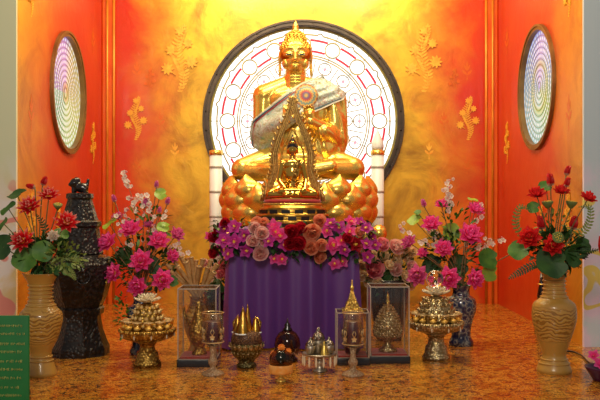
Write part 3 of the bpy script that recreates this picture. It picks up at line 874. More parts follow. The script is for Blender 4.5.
autosmooth(co_, 60)

# ------------------------------------------------------------------ small statue in a flame arch
DS = 6.05; s2 = DS/F
def Q(px, py, dy=0): v = P(px, py, DS); v.y += dy*s2; return v
CX = 292.5
bs = thing('shrine_base', (Q(CX,0).x, DS, TZ+.005), 'tiered gold oval base with dark slots on the altar table', 'statue base')
z0 = TZ+.005; zt = Q(0, 205).z
hgt = zt-z0
tiers = [(.0,.30,.28),(.02,.30,.25),(.25,.285,0),(.30,.29,0),(.34,.27,0),(.52,.262,0),(.58,.268,0),(.62,.245,0),(.80,.235,0),(.86,.24,0),(.9,.215,0),(1.0,.21,0)]
MB().lathe([(r, z*hgt) for (z, r, _) in tiers], tuple(bs.location), 56, 1, .72).build('base_tiers', M['gold_dark'], bs)
for (zf, rr, nn) in ((.13,.293,20), (.43,.266,18), (.71,.24,16)):
    for k in range(nn):
        mb = MB(); a = 2*PI*(k+.5)/nn; T = Matrix.Translation((bs.location.x+rr*math.cos(a), DS+rr*.72*math.sin(a), z0+zf*hgt)) @ Matrix.Rotation(math.atan2(math.sin(a)/.72, math.cos(a)), 4, 'Z')
        mb.box(-.01, .004, -.030, .030, -.08*hgt, .08*hgt, M=T)
        if math.sin(a) < .3: mb.build('slot', M['black'], bs, smooth=False)
st = thing('buddha_figurine', (Q(CX,0).x, DS, zt), 'small gold seated Buddha under a pointed flame arch on red cushion', 'statue')
MB().lathe([(29*s2,0),(30*s2,1.2*s2),(28*s2,2*s2)], (st.location.x, DS, zt), 40, 1, .62).build('gold_rim', M['gold'], st)
MB().lathe([(28*s2,0),(29*s2,1.4*s2),(27.5*s2,3.4*s2),(20*s2,3.8*s2)], (st.location.x, DS, zt+2*s2), 40, 1, .62).build('red_cushion', M['redcloth'], st)
mb = MB(); oy = 3.0
mb.ell(Q(CX,172,0), R3(8.5*s2/S,5.5*s2/S,12*s2/S)); mb.ell(Q(CX,165,0), R3(10.5*s2/S,5.5*s2/S,6*s2/S))
for sg in (-1, 1):
    mb.cap(Q(CX+sg*10,163,0), Q(CX+sg*13.5,180,0), 3.3*s2, 2.8*s2); mb.cap(Q(CX+sg*13.5,180,0), Q(CX+sg*(6 if sg < 0 else 12),190,-10), 2.7*s2, 2*s2)
    mb.cap(Q(CX+sg*8,187,0), Q(CX+sg*22,194,-5), 6*s2, 4.2*s2); mb.cap(Q(CX+sg*22,194.5,-5), Q(CX-sg*6,195,-14), 4*s2, 3*s2)
mb.ell(Q(CX,192,-4), (20*s2, 11*s2, 6*s2)); mb.cap(Q(CX,160,0), Q(CX,155,0), 3.3*s2, 3*s2)
mb.ell(Q(CX,150,0), (5.2*s2, 5.4*s2, 6.4*s2)); mb.ell(Q(CX,143.5,0), (3.6*s2, 3.6*s2, 3*s2)); mb.cap(Q(CX,142,0), Q(CX,137,0), 1.6*s2, .6*s2)
mb.ell(Q(CX,151,-5.4), (.9*s2,.9*s2,1.8*s2), 8)
for sg in (-1, 1): mb.ell(Q(CX+sg*5.4,151.5,0), (.8*s2,1.2*s2,3.6*s2), 8)
fig = blob(mb, 'body', M['gold_mirror'], st, .0052, 2)
MB().lathe([(5.7*s2,-1*s2),(5.6*s2,2*s2),(4.2*s2,5*s2),(3.4*s2,7.5*s2),(1.6*s2,9.5*s2),(.5*s2,14*s2)], tuple(Q(CX,148.5,1)), 20).build('hair', M['wood_plain'], fig)
bv2 = bvh_of([fig])
# narrow sash following the torso
v = []; f = []; 
for i in range(15):
    t = i/14
    for k in range(3):
        px = CX+8-6*t+(k-1)*2.2-2; py = 160+26*t
        w = Q(px, py); h = bv2.ray_cast(Vector((w.x, DS-1, w.z)), Vector((0,1,0))); yy = (h[0].y if h[0] is not None else DS-.04)-.004
        v.append((w.x, yy, w.z))
for i in range(14):
    for k in range(2): a = i*3+k; f.append((a, a+1, a+4, a+3))
MB().add(v, f).build('sash', M['gold_carved'], st)
# arch
AR = [(268,202),(267,190),(271,179),(274,169),(273,156),(276,143),(281,129),(287.5,113),(292.5,95)]
def spl(pts, n):
    out = []
    for i in range(len(pts)-1):
        p0 = pts[max(i-1,0)]; p1 = pts[i]; p2 = pts[i+1]; p3 = pts[min(i+2, len(pts)-1)]
        for j in range(n):
            t = j/n
            out.append(tuple(.5*((2*p1[q])+(-p0[q]+p2[q])*t+(2*p0[q]-5*p1[q]+4*p2[q]-p3[q])*t*t+(-p0[q]+3*p1[q]-3*p2[q]+p3[q])*t**3) for q in range(len(p1))))
    out.append(tuple(pts[-1])); return out
arch = MB(); flames = []
def flame(pts, rs, seg): flames.append(MB().tube(pts, rs, seg))
for sg in (-1, 1):
    pts = spl(AR, 5)
    def mp(p, dx=0): return Q(CX-sg*(CX-p[0]-dx), p[1], 8)
    for dx, r in ((0, 1.7), (1.9, 1.3), (3.8, 1.1), (-1.9, 1.0)):
        arch.tube([mp(p, dx) for p in pts], [r*s2*(1-.4*i/len(pts)) for i in range(len(pts))], 8)
    for i in range(2, len(pts)-1, 2):
        p = pts[i]; a = mp(p, -2); t = i/len(pts); L = (5.0-2.4*t)*s2
        tipv = a+Vector((-sg*-1*0, 0, 0)); out = Vector((sg*-1.0 if sg < 0 else -sg*1.0, 0, 0))
        out = Vector((-1 if mp(p).x < Q(CX,0).x else 1, 0, 0))
        flame([a, a+out*L*.55+Vector((0,0,L*.35)), a+out*L*.6+Vector((0,0,L*1.15))], [1.5*s2, 1.1*s2, .15*s2], 6)
        b = mp(p, 4.0); flame([b, b-out*L*.25+Vector((0,0,-L*.3))], [1.0*s2, .2*s2], 5)
    # side scrolls
    for (x, y, h) in ((265,201,16), (262,201,10)):
        a = Q(CX-sg*(CX-x), y, 6); flame([a, a+Vector((0,0,h*.5*s2)), a+Vector((sg*1.5*s2,0,h*s2)), a+Vector((-sg*1.5*s2,0,h*1.5*s2))], [2.2*s2, 1.8*s2, 1.3*s2, .2*s2], 8)
arch_o = arch.build('flame_arch', M['bronze'], st)
for fm in flames: fm.build('flame_leaf', M['bronze'], arch_o)
halo = MB()
v = []; 
pts = spl([(277,196),(276,170),(281,150),(287,132),(292.5,118)], 4)
for p in pts: v += [Q(p[0], p[1], 9), Q(2*CX-p[0], p[1], 9), Q(p[0], p[1], 10.5), Q(2*CX-p[0], p[1], 10.5)]
f = []
for i in range(len(pts)-1):
    b = i*4; f += [(b,b+1,b+5,b+4), (b+2,b+6,b+7,b+3), (b,b+4,b+6,b+2), (b+1,b+3,b+7,b+5)]
# arch back is open in the photograph: only a slender spine and cross bar
halo.tube([Q(*p, 9) for p in spl([(281,163),(282,150),(287,139),(CX,128),(2*CX-287,139),(2*CX-282,150),(2*CX-281,163)],4)], 1.1*s2, 6)
halo.tube([Q(274,163,9), Q(2*CX-274,163,9)], .9*s2, 6)
halo.build('arch_brace', M['gold_dark'], st)

# ------------------------------------------------------------------ flower library (unit meshes; +Z is the bloom axis)
def lib(mb, name, m):
    me_o = mb.build(name, m); me = me_o.data; bpy.data.objects.remove(me_o); ORG.clear_dead = None if False else None
    return me
class _O(dict): pass
ORGn = _O(ORG); ORG = ORGn
def bloom(layers, m, name, **kw):
    mb = MB(); rnd = random.Random(5)
    for (n, a0, curl, L, W, cup, ph) in layers:
        for k in range(n):
            mb.petal(L*rnd.uniform(.92,1.06), W, a0+rnd.uniform(-.08,.08), curl, cup, 2*PI*(k+ph)/n, **kw)
    return lib(mb, name, M[m])
def clean():
    for k in [k for k in ORG if not _alive(k)]: del ORG[k]
def _alive(k):
    try: k.name; return True
    except ReferenceError: return False
LOT = ((7, 1.35, -.3, 1.0, .29, .35, 0), (7, 1.02, -.35, 1.0, .29, .45, .5), (6, .68, -.35, .97, .27, .6, 0), (6, .38, -.25, .85, .21, .7, .4))
SPIKY = ((9, 1.35, -.15, 1.05, .19, .35, 0), (9, 1.02, -.2, 1.0, .19, .4, .5), (8, .7, -.25, .95, .18, .5, 0), (6, .35, -.2, .8, .16, .6, .3))
LIB = {}
for nm, lay, m in (('lotus_red', LOT, 'red'), ('lotus_redw', SPIKY, 'redw'), ('lotus_mag', LOT, 'mag'), ('lotus_magl', LOT, 'magl'), ('lotus_cream', LOT, 'blossom')):
    LIB[nm] = bloom(lay, m, 'bloom')
LIB['bud_red'] = bloom(((5, .42, -.75, 1.0, .30, .8, 0), (4, .30, -.6, 1.05, .26, .9, .5)), 'red', 'bud')
LIB['bud_mag'] = bloom(((5, .45, -.8, 1.0, .30, .8, 0), (4, .30, -.6, 1.05, .26, .9, .5)), 'magl', 'bud')
LIB['center'] = lib(MB().lathe([(.10,0),(.14,.08),(.22,.2),(.24,.3),(.1,.34)], seg=14), 'flower_center', M['yellow'])
ROSE = ((5, 1.25, -.5, .95, .52, .25, 0), (5, .95, -.6, .90, .50, .35, .5), (5, .65, -.7, .85, .45, .45, .2), (4, .35, -.5, .78, .36, .7, .6), (3, .12, -.3, .72, .26, 1.0, 0))
for c in ('rosepink', 'rosehot', 'rosesalmon', 'rosecream', 'crimson'):
    LIB[c] = bloom(ROSE, c, 'rose', round_=True, z0=-.25)
LIB['orchid'] = bloom(((3, 1.35, .25, 1.0, .32, .12, 0), (2, 1.25, .2, .95, .46, .1, .25)), 'orchid', 'orchid', round_=True)
LIB['orchidm'] = bloom(((5, 1.25, .15, 1.0, .38, .15, 0),(3, .7, .1, .7, .3, .3, .3)), 'mag', 'orchid')
LIB['orchido'] = bloom(((5, 1.25, .15, 1.0, .38, .15, 0),(3, .7, .1, .7, .3, .3, .3)), 'orchid', 'orchid')
LIB['orchidc'] = bloom(((6, 1.15, .15, 1.0, .34, .2, 0),(4, .6, .1, .8, .3, .3, .3)), 'crimson', 'orchid')
LIB['lip'] = lib(MB().ell((0,-.12,.14), (.18,.22,.16), 10).ell((0,.05,.2), (.1,.1,.16), 8), 'lip', M['yellow'])
LIB['blossom'] = bloom(((5, 1.15, .2, 1.0, .42, .2, 0),), 'blossom', 'blossom', round_=True, nt=4, nu=2)
LIB['blossom_bud'] = lib(MB().ell((0,0,.5), (.45,.45,.6), 8), 'blossom', M['blossom'])
LIB['pod'] = lib(MB().lathe([(.08,0),(.3,.12),(.75,.75),(.85,1.0),(.8,1.08),(.6,1.06),(.1,1.06)], seg=18), 'seed_pod', M['pod'])
mbx = MB()
for k in range(12):
    a = k*2.4; r = .18*math.sqrt(k)*.95; mbx.ell((r*math.cos(a), r*math.sin(a), 1.08), .09, 6)
LIB['seeds'] = lib(mbx, 'seeds', M['yellow'])

def round_leaf(T, R, mb, wave=.12, seed=0, notch=True, rag=.04):
    rnd = random.Random(seed); v = [(0,0,0)]; uv = [(0,0)]; n = 28; f = []
    ph = rnd.uniform(0, 6)
    for i in range(1, 4):
        for k in range(n):
            a = 2*PI*k/n; r = R*i/3
            if notch: r *= 1-.35*math.exp(-((min(a, 2*PI-a))/.25)**2)
            r *= 1+rag*math.sin(5*a+ph)
            z = wave*R*(i/3)**2*(1+.8*math.sin(3*a+ph))+.02*R*math.cos(12*a)*i/3
            v.append((r*math.cos(a), r*math.sin(a), z)); uv.append((k/n, i/3))
    for k in range(n): f.append((0, 1+k, 1+(k+1) % n))
    for i in range(2):
        for k in range(n): j = (k+1) % n; b = 1+i*n; f.append((b+k, b+n+k, b+n+j, b+j))
    mb.add(v, f, uv, T)
def pointed_leaf(mb, T, L, W, bend=.5):
    v = []; uv = []; n = 6
    for i in range(n+1):
        t = i/n; w = W*math.sin(PI*(t*.95+.03))**.8; z = -bend*L*t*t*.5
        for q in (-1, 0, 1): v.append((q*w, t*L, z+(.15*w if q else 0))); uv.append(((q+1)/2, t))
    f = [(i*3+k, i*3+k+1, i*3+k+4, i*3+k+3) for i in range(n) for k in range(2)]
    mb.add(v, f, uv, T)
def fern(mb, pts, w):
    """frond: rachis with leaflets on both sides"""
    pts = spl([tuple(p) for p in pts], 6); mb.tube(pts, .0022, 5); n = len(pts)
    for i in range(1, n-1):
        p = Vector(pts[i]); t = (Vector(pts[i+1])-Vector(pts[i-1])).normalized()
        side = t.cross(Vector((0,-1,.2))).normalized(); q = math.sin(PI*(i/n*.9+.1))
        for sg in (-1, 1):
            d = (side*sg+t*.5).normalized(); L = w*q
            y = d; z = d.cross(t).normalized(); x = y.cross(z)
            T = Matrix(((x.x,y.x,z.x,p.x),(x.y,y.y,z.y,p.y),(x.z,y.z,z.z,p.z),(0,0,0,1)))
            pointed_leaf(mb, T, L, L*.22, .2)

ORD = ['first','second','third','fourth','fifth','sixth','seventh','eighth','ninth','tenth','eleventh','twelfth','thirteenth','fourteenth','fifteenth','sixteenth','seventeenth','eighteenth','nineteenth','twentieth']
def stem_path(a, b, sag=.0, rnd=random):
    a = Vector(a); b = Vector(b); m = a.lerp(b, .5); m.z += .10*(b-a).length*0; m.x = a.x+(b.x-a.x)*.35
    return spl([tuple(a), tuple(m), tuple(b)], 5)
def stemmed(kind, mesh, pos, size, dirv, base, label, cat, group=None, stem='stem', center=True, partname='bloom', stem_r=.0035):
    t = thing(kind, tuple(base), label, cat, group)
    MB().tube(stem_path(base, pos), stem_r, 6).build('stem', M[stem], t)
    o = inst(partname, LIB[mesh], t, pos, look(dirv), size)
    if center:
        inst('flower_center', LIB['center'], o, pos, (0,0,0), 1).location = (0,0,0)
    return t
def leaf_thing(pos, R, dirv, base, label, m='leaf', group=None, seed=0, kind='lotus_leaf', notch=True):
    t = thing(kind, tuple(base), label, 'leaf', group)
    MB().tube(stem_path(base, pos), .003, 6).build('stem', M['stem'], t)
    mb = MB(); T = Matrix.Translation(pos) @ look(dirv).to_matrix().to_4x4(); round_leaf(T, R, mb, seed=seed, notch=notch)
    mb.build('leaf_blade', M[m], t); return t

# ------------------------------------------------------------------ big cream vases
def vase(name, px, d, ybase, prof, label, mt='ceramic', cat='vase', rings=True, inner=None):
    c = P(px, ybase, d); t = thing(name, (c.x, d, 0), label, cat)
    s = d/F; z0 = 0
    pr = [(r*s, (ybase-y)*s) for (y, r) in prof]
    pr = [(a[0], max(a[1], 0)) for a in spl([(r, z) for r, z in pr], 5)]
    pr2 = []
    for (r, z) in pr:
        yy = ybase-z/s
        pr2.append((r, z))
    top = pr2[-1]
    inner_p = [(top[0]-.006, top[1]), (pr2[-6][0]-.008, pr2[-6][1]), (.01, pr2[-6][1]-.02)]
    MB().lathe(pr2+inner_p, (c.x, d, z0), 40).build('vase_body', M[mt], t)
    if rings:
        for (yy, rr) in rings:
            mb = MB(); z = (ybase-yy)*s; mb.lathe([(rr*s-.004, z-.006), (rr*s+.003, z-.003), (rr*s+.003, z+.003), (rr*s-.004, z+.006)], (c.x, d, z0), 40)
            mb.build('ridge', M[mt], t)
    return t, Vector((c.x, d, top[1]))
VL, VLtop = vase('ceramic_vase', 41, 4.90, 375, [(375,15),(372,15.5),(364,13),(357,10.5),(350,11),(338,17),(322,21),(313,20.5),(307,15.5),(301,12),(292,11),(284,12),(277,15.5),(273,18.5)],
    'tall cream ceramic vase behind the green sign at far left', rings=[(305,14.5),(301,12.6),(297,12.0),(293,11.8),(289,12.0),(285,12.6),(360,12),(356,11.2)])
VR, VRtop = vase('ceramic_vase', 554, 5.0, 371, [(371,16.5),(368,17),(362,14.5),(356,11.8),(351,12),(337,16.5),(320,21.3),(308,21.5),(302,19.5),(297,13.5),(291,10.8),(283,10.2),(276,11),(270,14)],
    'tall cream ceramic vase standing before the right painted wall', rings=[(300,16),(296,13.2),(292,11.7),(288,11.0),(284,10.8),(280,11),(276,11.6),(362,15),(358,13)])

# red lotus bouquets
def bouquet(data, org, d, X0, Y0, sc, base):
    """data rows: kind, crop x, crop y, size px, depth offset, direction, label"""
    for row in data:
        kind, cx, cy, sz, dd, dr, label = row[:7]
        px, py = X0+cx/sc, Y0+cy/sc; s = (d+dd)/F; pos = P(px, py, d+dd)
        b = Vector(base)+Vector((random.uniform(-.02,.02), random.uniform(-.02,.02), -.04))
        yield kind, pos, sz*s*(1.10 if 'lotus' in kind or 'bud' in kind else .92), dr, b, label
def make(data, base, d, X0, Y0, sc, stem='stem'):
    for i, (kind, pos, sz, dr, b, label) in enumerate(bouquet(data, None, d, X0, Y0, sc, base)):
        if kind in ('lotus_red','lotus_redw','lotus_mag','lotus_magl','lotus_cream'):
            stemmed('lotus_flower', kind, pos, sz, dr, b, label, 'flower', stem=stem)
        elif kind in ('bud_red','bud_mag'):
            stemmed('lotus_bud', kind, pos, sz, dr, b, label, 'flower bud', center=False, partname='bud', stem=stem)
        elif kind == 'pod':
            t = stemmed('lotus_pod', 'pod', pos, sz, dr, b, label, 'seed pod', center=False, partname='seed_pod', stem=stem)
            pd = [c for c in t.children if c.data == LIB['pod']][0]
            q = inst('seeds', LIB['seeds'], pd, pos); q.location = (0,0,0)
        elif kind.startswith('leaf'):
            leaf_thing(pos, sz, dr, b, label, kind, seed=i)
        elif kind.startswith('fern'):
            pass
UPF = (0, -.6, 1)
red_left = [
 ('lotus_redw', 105,150, 12, -.02, (-.1,-.8,.7), 'red lotus flower with pale tips, middle of the left red bouquet'),
 ('lotus_redw', 170,112, 10.5, .04, (.1,-.6,.9), 'red lotus flower nearest the two buds, high in left bouquet'),
 ('lotus_redw', 230,205, 12.5, -.02, (.4,-.8,.6), 'red lotus flower facing the dark wooden urn, right edge of left bouquet'),
 ('lotus_redw', 82,268, 13, -.10, (-.2,-.9,.5), 'lowest red lotus flower of the left bouquet, above the vase mouth'),
 ('bud_red', 122,78, 8, .02, (-.9,-.1,.25), 'closed red lotus bud lying sideways atop the left bouquet'),
 ('bud_red', 148,72, 9, .05, (.35,0,1), 'upright red lotus bud, highest in the left bouquet'),
 ('pod', 200,155, 6, .06, (.2,-.4,1), 'green lotus seed pod beside the wooden urn in left bouquet'),
 ('lotus_cream', 185,250, 7, -.05, (.2,-.9,.5), 'small cream flower low in the left red bouquet'),
 ('leaf_dark', 60,103, 11, .05, (-.3,-.5,1), 'round dark lotus leaf at upper left of the left red bouquet'),
 ('leaf', 30,152, 10, .03, (-.6,-.6,.8), 'round green lotus leaf at the far left photo edge'),
 ('leaf', 14,205, 8, .03, (-.8,-.6,.5), 'small green leaf below the one at far left photo edge'),
 ('leaf_dark', 12,285, 14, -.05, (-.3,-1,.3), 'large dark leaf at lower far left of the left bouquet'),
 ('leaf', 90,325, 15, -.08, (0,-1,.35), 'big green lotus leaf hanging over left cream vase mouth'),
 ('leaf', 150,300, 12, -.07, (.3,-1,.3), 'green lotus leaf above the right lip of the left cream vase'),
 ('leaf', 215,240, 9, .0, (.2,-.7,.8), 'green leaf under the rightmost red lotus of left bouquet'),
 ('leaf', 235,362, 7, -.04, (.4,-1,.2), 'small green leaf drooping lowest beside the left cream vase'),
]
make(red_left, VLtop, 4.9, 0, 165, 3.475)
red_right = [
 ('lotus_red', 102,132, 10, .0, (-.2,-.6,.9), 'red lotus flower, upper left one of the right bouquet'),
 ('lotus_red', 178,124, 9.5, .03, (.1,-.5,1), 'red lotus flower below the three buds of the right bouquet'),
 ('lotus_red', 262,145, 9.5, .0, (.3,-.6,.9), 'red lotus flower in front of the blue-grey painted wall'),
 ('lotus_red', 80,270, 13, -.10, (-.4,-.9,.45), 'wide open red lotus low at left of the right bouquet'),
 ('lotus_red', 150,292, 12, -.12, (0,-1,.3), 'red lotus under the round seed pod, above right vase mouth'),
 ('lotus_red', 300,300, 12, -.05, (.7,-.6,.2), 'red lotus cut by the right edge of the photo'),
 ('bud_red', 146,100, 11.5, .02, (-.05,0,1), 'upright red lotus bud, left of three atop right bouquet'),
 ('bud_red', 195,65, 9, .05, (.3,0,1), 'highest red lotus bud of the right bouquet'),
 ('bud_red', 195,102, 9, .0, (.2,-.2,1), 'lower right red lotus bud of three atop right bouquet'),
 ('bud_red', 117,240, 13, .02, (-.1,-.1,1), 'narrow half-open red lotus at left in the heart of the right bouquet'),
 ('bud_red', 217,240, 13, .02, (.1,-.1,1), 'narrow half-open red lotus at right in the heart of the right bouquet'),
 ('pod', 137,172, 7.5, .0, (-.1,-.1,1), 'green lotus pod below left bud of the right bouquet'),
 ('pod', 210,172, 7.5, .0, (.1,-.1,1), 'green lotus pod left of the lotus before the painted wall'),
 ('pod', 163,268, 7.5, -.14, (0,-1,.25), 'round seed pod facing forward in the middle of right bouquet'),
 ('leaf', 130,100, 8, .06, (-.3,-.8,.8), 'green leaf behind the left bud of the right bouquet'),
 ('leaf', 90,168, 7, .03, (-.2,-1,.4), 'small light leaf under the upper left lotus of right bouquet'),
 ('leaf_dark', 150,345, 18, -.10, (0,-1,.45), 'large dark lotus leaf spreading over the right vase mouth'),
 ('leaf', 45,305, 12, -.04, (-.4,-.9,.6), 'green leaf reaching left under the widest lotus of right bouquet'),
 ('leaf_dark', 250,285, 10, .02, (.4,-.8,.6), 'dark leaf at right before the painted wall, right bouquet'),
 ('leaf_dark', 215,330, 11, -.06, (.4,-1,.4), 'dark leaf drooping at right over the right vase mouth'),
]
make(red_right, VRtop, 5.0, 505, 155, 3.2)
def fern_thing(pts_px, w, m, d, base, label):
    t = thing('fern_frond', tuple(base), label, 'fern')
    mb = MB(); fern(mb, [P(x, y, d) for x, y in pts_px], w); mb.build('frond', M[m], t)
    return t
M['fern'] = mat('yellow green fern', (.16, .24, .04), .5, 0, (.25, .30, .06), 20)
for (pp, lab, d, b) in (
   ([(43,268),(30,248),(16,235),(3,240)], 'fern frond arching to the far left of the left bouquet', 4.92, VLtop),
   ([(44,268),(48,245),(44,225),(36,214)], 'short upright fern frond behind the left red lotuses', 4.98, VLtop),
   ([(46,270),(60,258),(76,258),(84,268)], 'fern frond reaching right before the wooden urn', 4.85, VLtop),
   ([(46,272),(60,268),(70,272),(76,280)], 'fern frond drooping right of the left cream vase mouth', 4.85, VLtop),
   ([(550,266),(530,245),(516,225),(520,207),(532,212)], 'curled fern frond looping at left of the right bouquet', 5.02, VRtop),
   ([(556,266),(575,240),(588,225),(590,208),(578,207)], 'curled fern frond looping at right of the right bouquet', 5.02, VRtop),
   ([(548,268),(535,265),(520,272),(508,279)], 'fern frond drooping to the lower left of the right bouquet', 4.92, VRtop),
   ([(558,268),(572,258),(585,252),(598,250)], 'fern frond reaching towards the right photo edge', 4.95, VRtop)):
    fern_thing(pp, .030, 'fern' if 'left cream' in lab or 'urn' in lab or 'loop' in lab else 'leaf_dark', d, b+Vector((0,0,-.03)), lab)
def filler(name, cx, cy, rx, ry, n, d, dz, m, label, L=.05, cat='foliage', seed=1, lo=0):
    """small leaves filling a bouquet"""
    rnd = random.Random(seed); mb = MB(); s = d/F; c = P(cx, cy, d)
    for i in range(n):
        a = rnd.uniform(0, 2*PI); r = math.sqrt(rnd.random())
        p = c+Vector((rx*s*r*math.cos(a), rnd.uniform(-dz, dz), ry*s*r*math.sin(a)))
        dv = Vector((math.cos(a)*.7+rnd.uniform(-.4,.4), rnd.uniform(-.8,.1), math.sin(a)*.7+rnd.uniform(-.2,.7)))
        T = Matrix.Translation(p) @ dv.to_track_quat('Y', 'Z').to_matrix().to_4x4() @ Matrix.Rotation(rnd.uniform(-1,1), 4, 'Y')
        pointed_leaf(mb, T, L*rnd.uniform(.6,1.2), L*.22, .4)
    o = mb.build(name, M[m], origin=tuple(c)); tag(o, label, cat, None, 'stuff'); return o
filler('filler_leaves', 45, 256, 26, 15, 220, 4.9, .06, 'leaf_dark', 'dark small leaves filling the left red bouquet', .06)
filler('filler_leaves', 64, 256, 18, 14, 120, 4.86, .05, 'fern', 'yellow green sprigs at right of the left red bouquet', .035, seed=3)
filler('filler_leaves', 556, 250, 26, 18, 240, 5.0, .06, 'leaf_dark', 'dark small leaves filling the right red bouquet', .06, seed=4)
filler('filler_leaves', 556, 228, 20, 16, 70, 5.04, .04, 'fern', 'thin yellow green sprigs among the right red lotuses', .035, seed=5)

# ------------------------------------------------------------------ dark wooden urn at left
DU = 5.60; su = DU/F; ux = P(80, 0, DU).x
ur = thing('wooden_urn', (ux, DU, 0), 'dark carved wooden urn with lion on its lid, beside left wall', 'urn')
k_ = lambda pr: [(r*su*1.09, (354-y)*su*1.0) for (y, r) in pr]
oct_ = dict(seg=8, rot=PI/8)
autosmooth(MB().lathe(k_([(354,27),(347,27),(341,24.5),(330,21),(318,19),(312,20)]), tuple(ur.location), **oct_).build('foot', M['wood'], ur), 20)
autosmooth(MB().lathe(k_([(314,21.5),(308,22.5),(306,20)]), tuple(ur.location), **oct_).build('waist_band', M['wood'], ur), 20)
autosmooth(MB().lathe(k_([(308,20),(296,25),(275,30),(264,30.5),(257,27),(254,20)]), tuple(ur.location), **oct_).build('urn_body', M['wood'], ur), 20)
lid = autosmooth(MB().lathe(k_([(256,20),(253,21.5),(249,20),(228,17.5),(226,19.5),(222,19.5),(220,16.5),(200,11),(198,12.5),(194,12),(193,9)]), tuple(ur.location), **oct_).build('lid', M['wood'], ur), 20)
mb = MB(); zl = (354-193)*su; L0 = Vector((ux, DU, zl))
mb.ell(L0+Vector((.01,0,.035)), (.05,.035,.035)); mb.ell(L0+Vector((-.035,-.01,.065)), (.03,.03,.034)); mb.ell(L0+Vector((-.058,-.02,.055)), (.016,.018,.014))
for (x, y) in ((-.04,-.02),(-.04,.02),(.04,-.02),(.04,.02)): mb.cap(L0+Vector((x,y,.03)), L0+Vector((x,y,.0)), .013, .013, 8)
mb.cap(L0+Vector((.05,0,.04)), L0+Vector((.055,0,.085)), .010, .012, 8); mb.ell(L0+Vector((-.02,0,.085)), (.025,.025,.02))
for k in range(8): mb.ell(L0+Vector((-.028,0,.065))+Vector((0, .03*math.cos(k*PI/4), .03*math.sin(k*PI/4))), .012, 8)
blob(mb, 'lion_finial', M['wood_plain'], ur, .006, 2)
for (a0_, nm) in ((-PI/2+.35, 0), (-PI/2-.9, 1)):
    cen = ur.location+Vector((math.cos(a0_)*29*su, math.sin(a0_)*29*su, (354-272)*su))
    tz = Matrix.Translation(cen) @ Matrix.Rotation(a0_+PI/2, 4, 'Z')
    rg = MB().tube([tz @ Vector((.045*math.cos(q*PI/8), -.012, .045*math.sin(q*PI/8)-.02)) for q in range(16)], .007, 8, closed=True).build('ring_handle', M['wood_plain'], ur)
    MB().ell(tz @ Vector((0,0,.03)), (.028,.028,.026), 12).ell(tz @ Vector((0,-.02,.02)), .014, 8).build('lion_boss', M['wood_plain'], ur)
for q in range(8):
    a = PI/8+q*PI/4+PI/8
    for (yb_, rr) in ((335, 20.5), (290, 25.0), (238, 17.5), (210, 13)):
        mb = MB()
        c = ur.location+Vector((math.cos(a)*rr*su, math.sin(a)*rr*su, (354-yb_)*su)); T = Matrix.Translation(c) @ Matrix.Rotation(a-PI/2, 4, 'Z')
        mb.tube([T @ Vector((.05*math.cos(w*PI/6)*(rr/26), -.0, .028*math.sin(w*PI/6))) for w in range(12)], .004, 6, closed=True)
        mb.tube([T @ Vector((.024*math.cos(w*PI/6)*(rr/26), -.0, .014*math.sin(w*PI/6))) for w in range(12)], .0035, 6, closed=True)
        mb.build('carved_scroll', M['wood_plain'], ur)

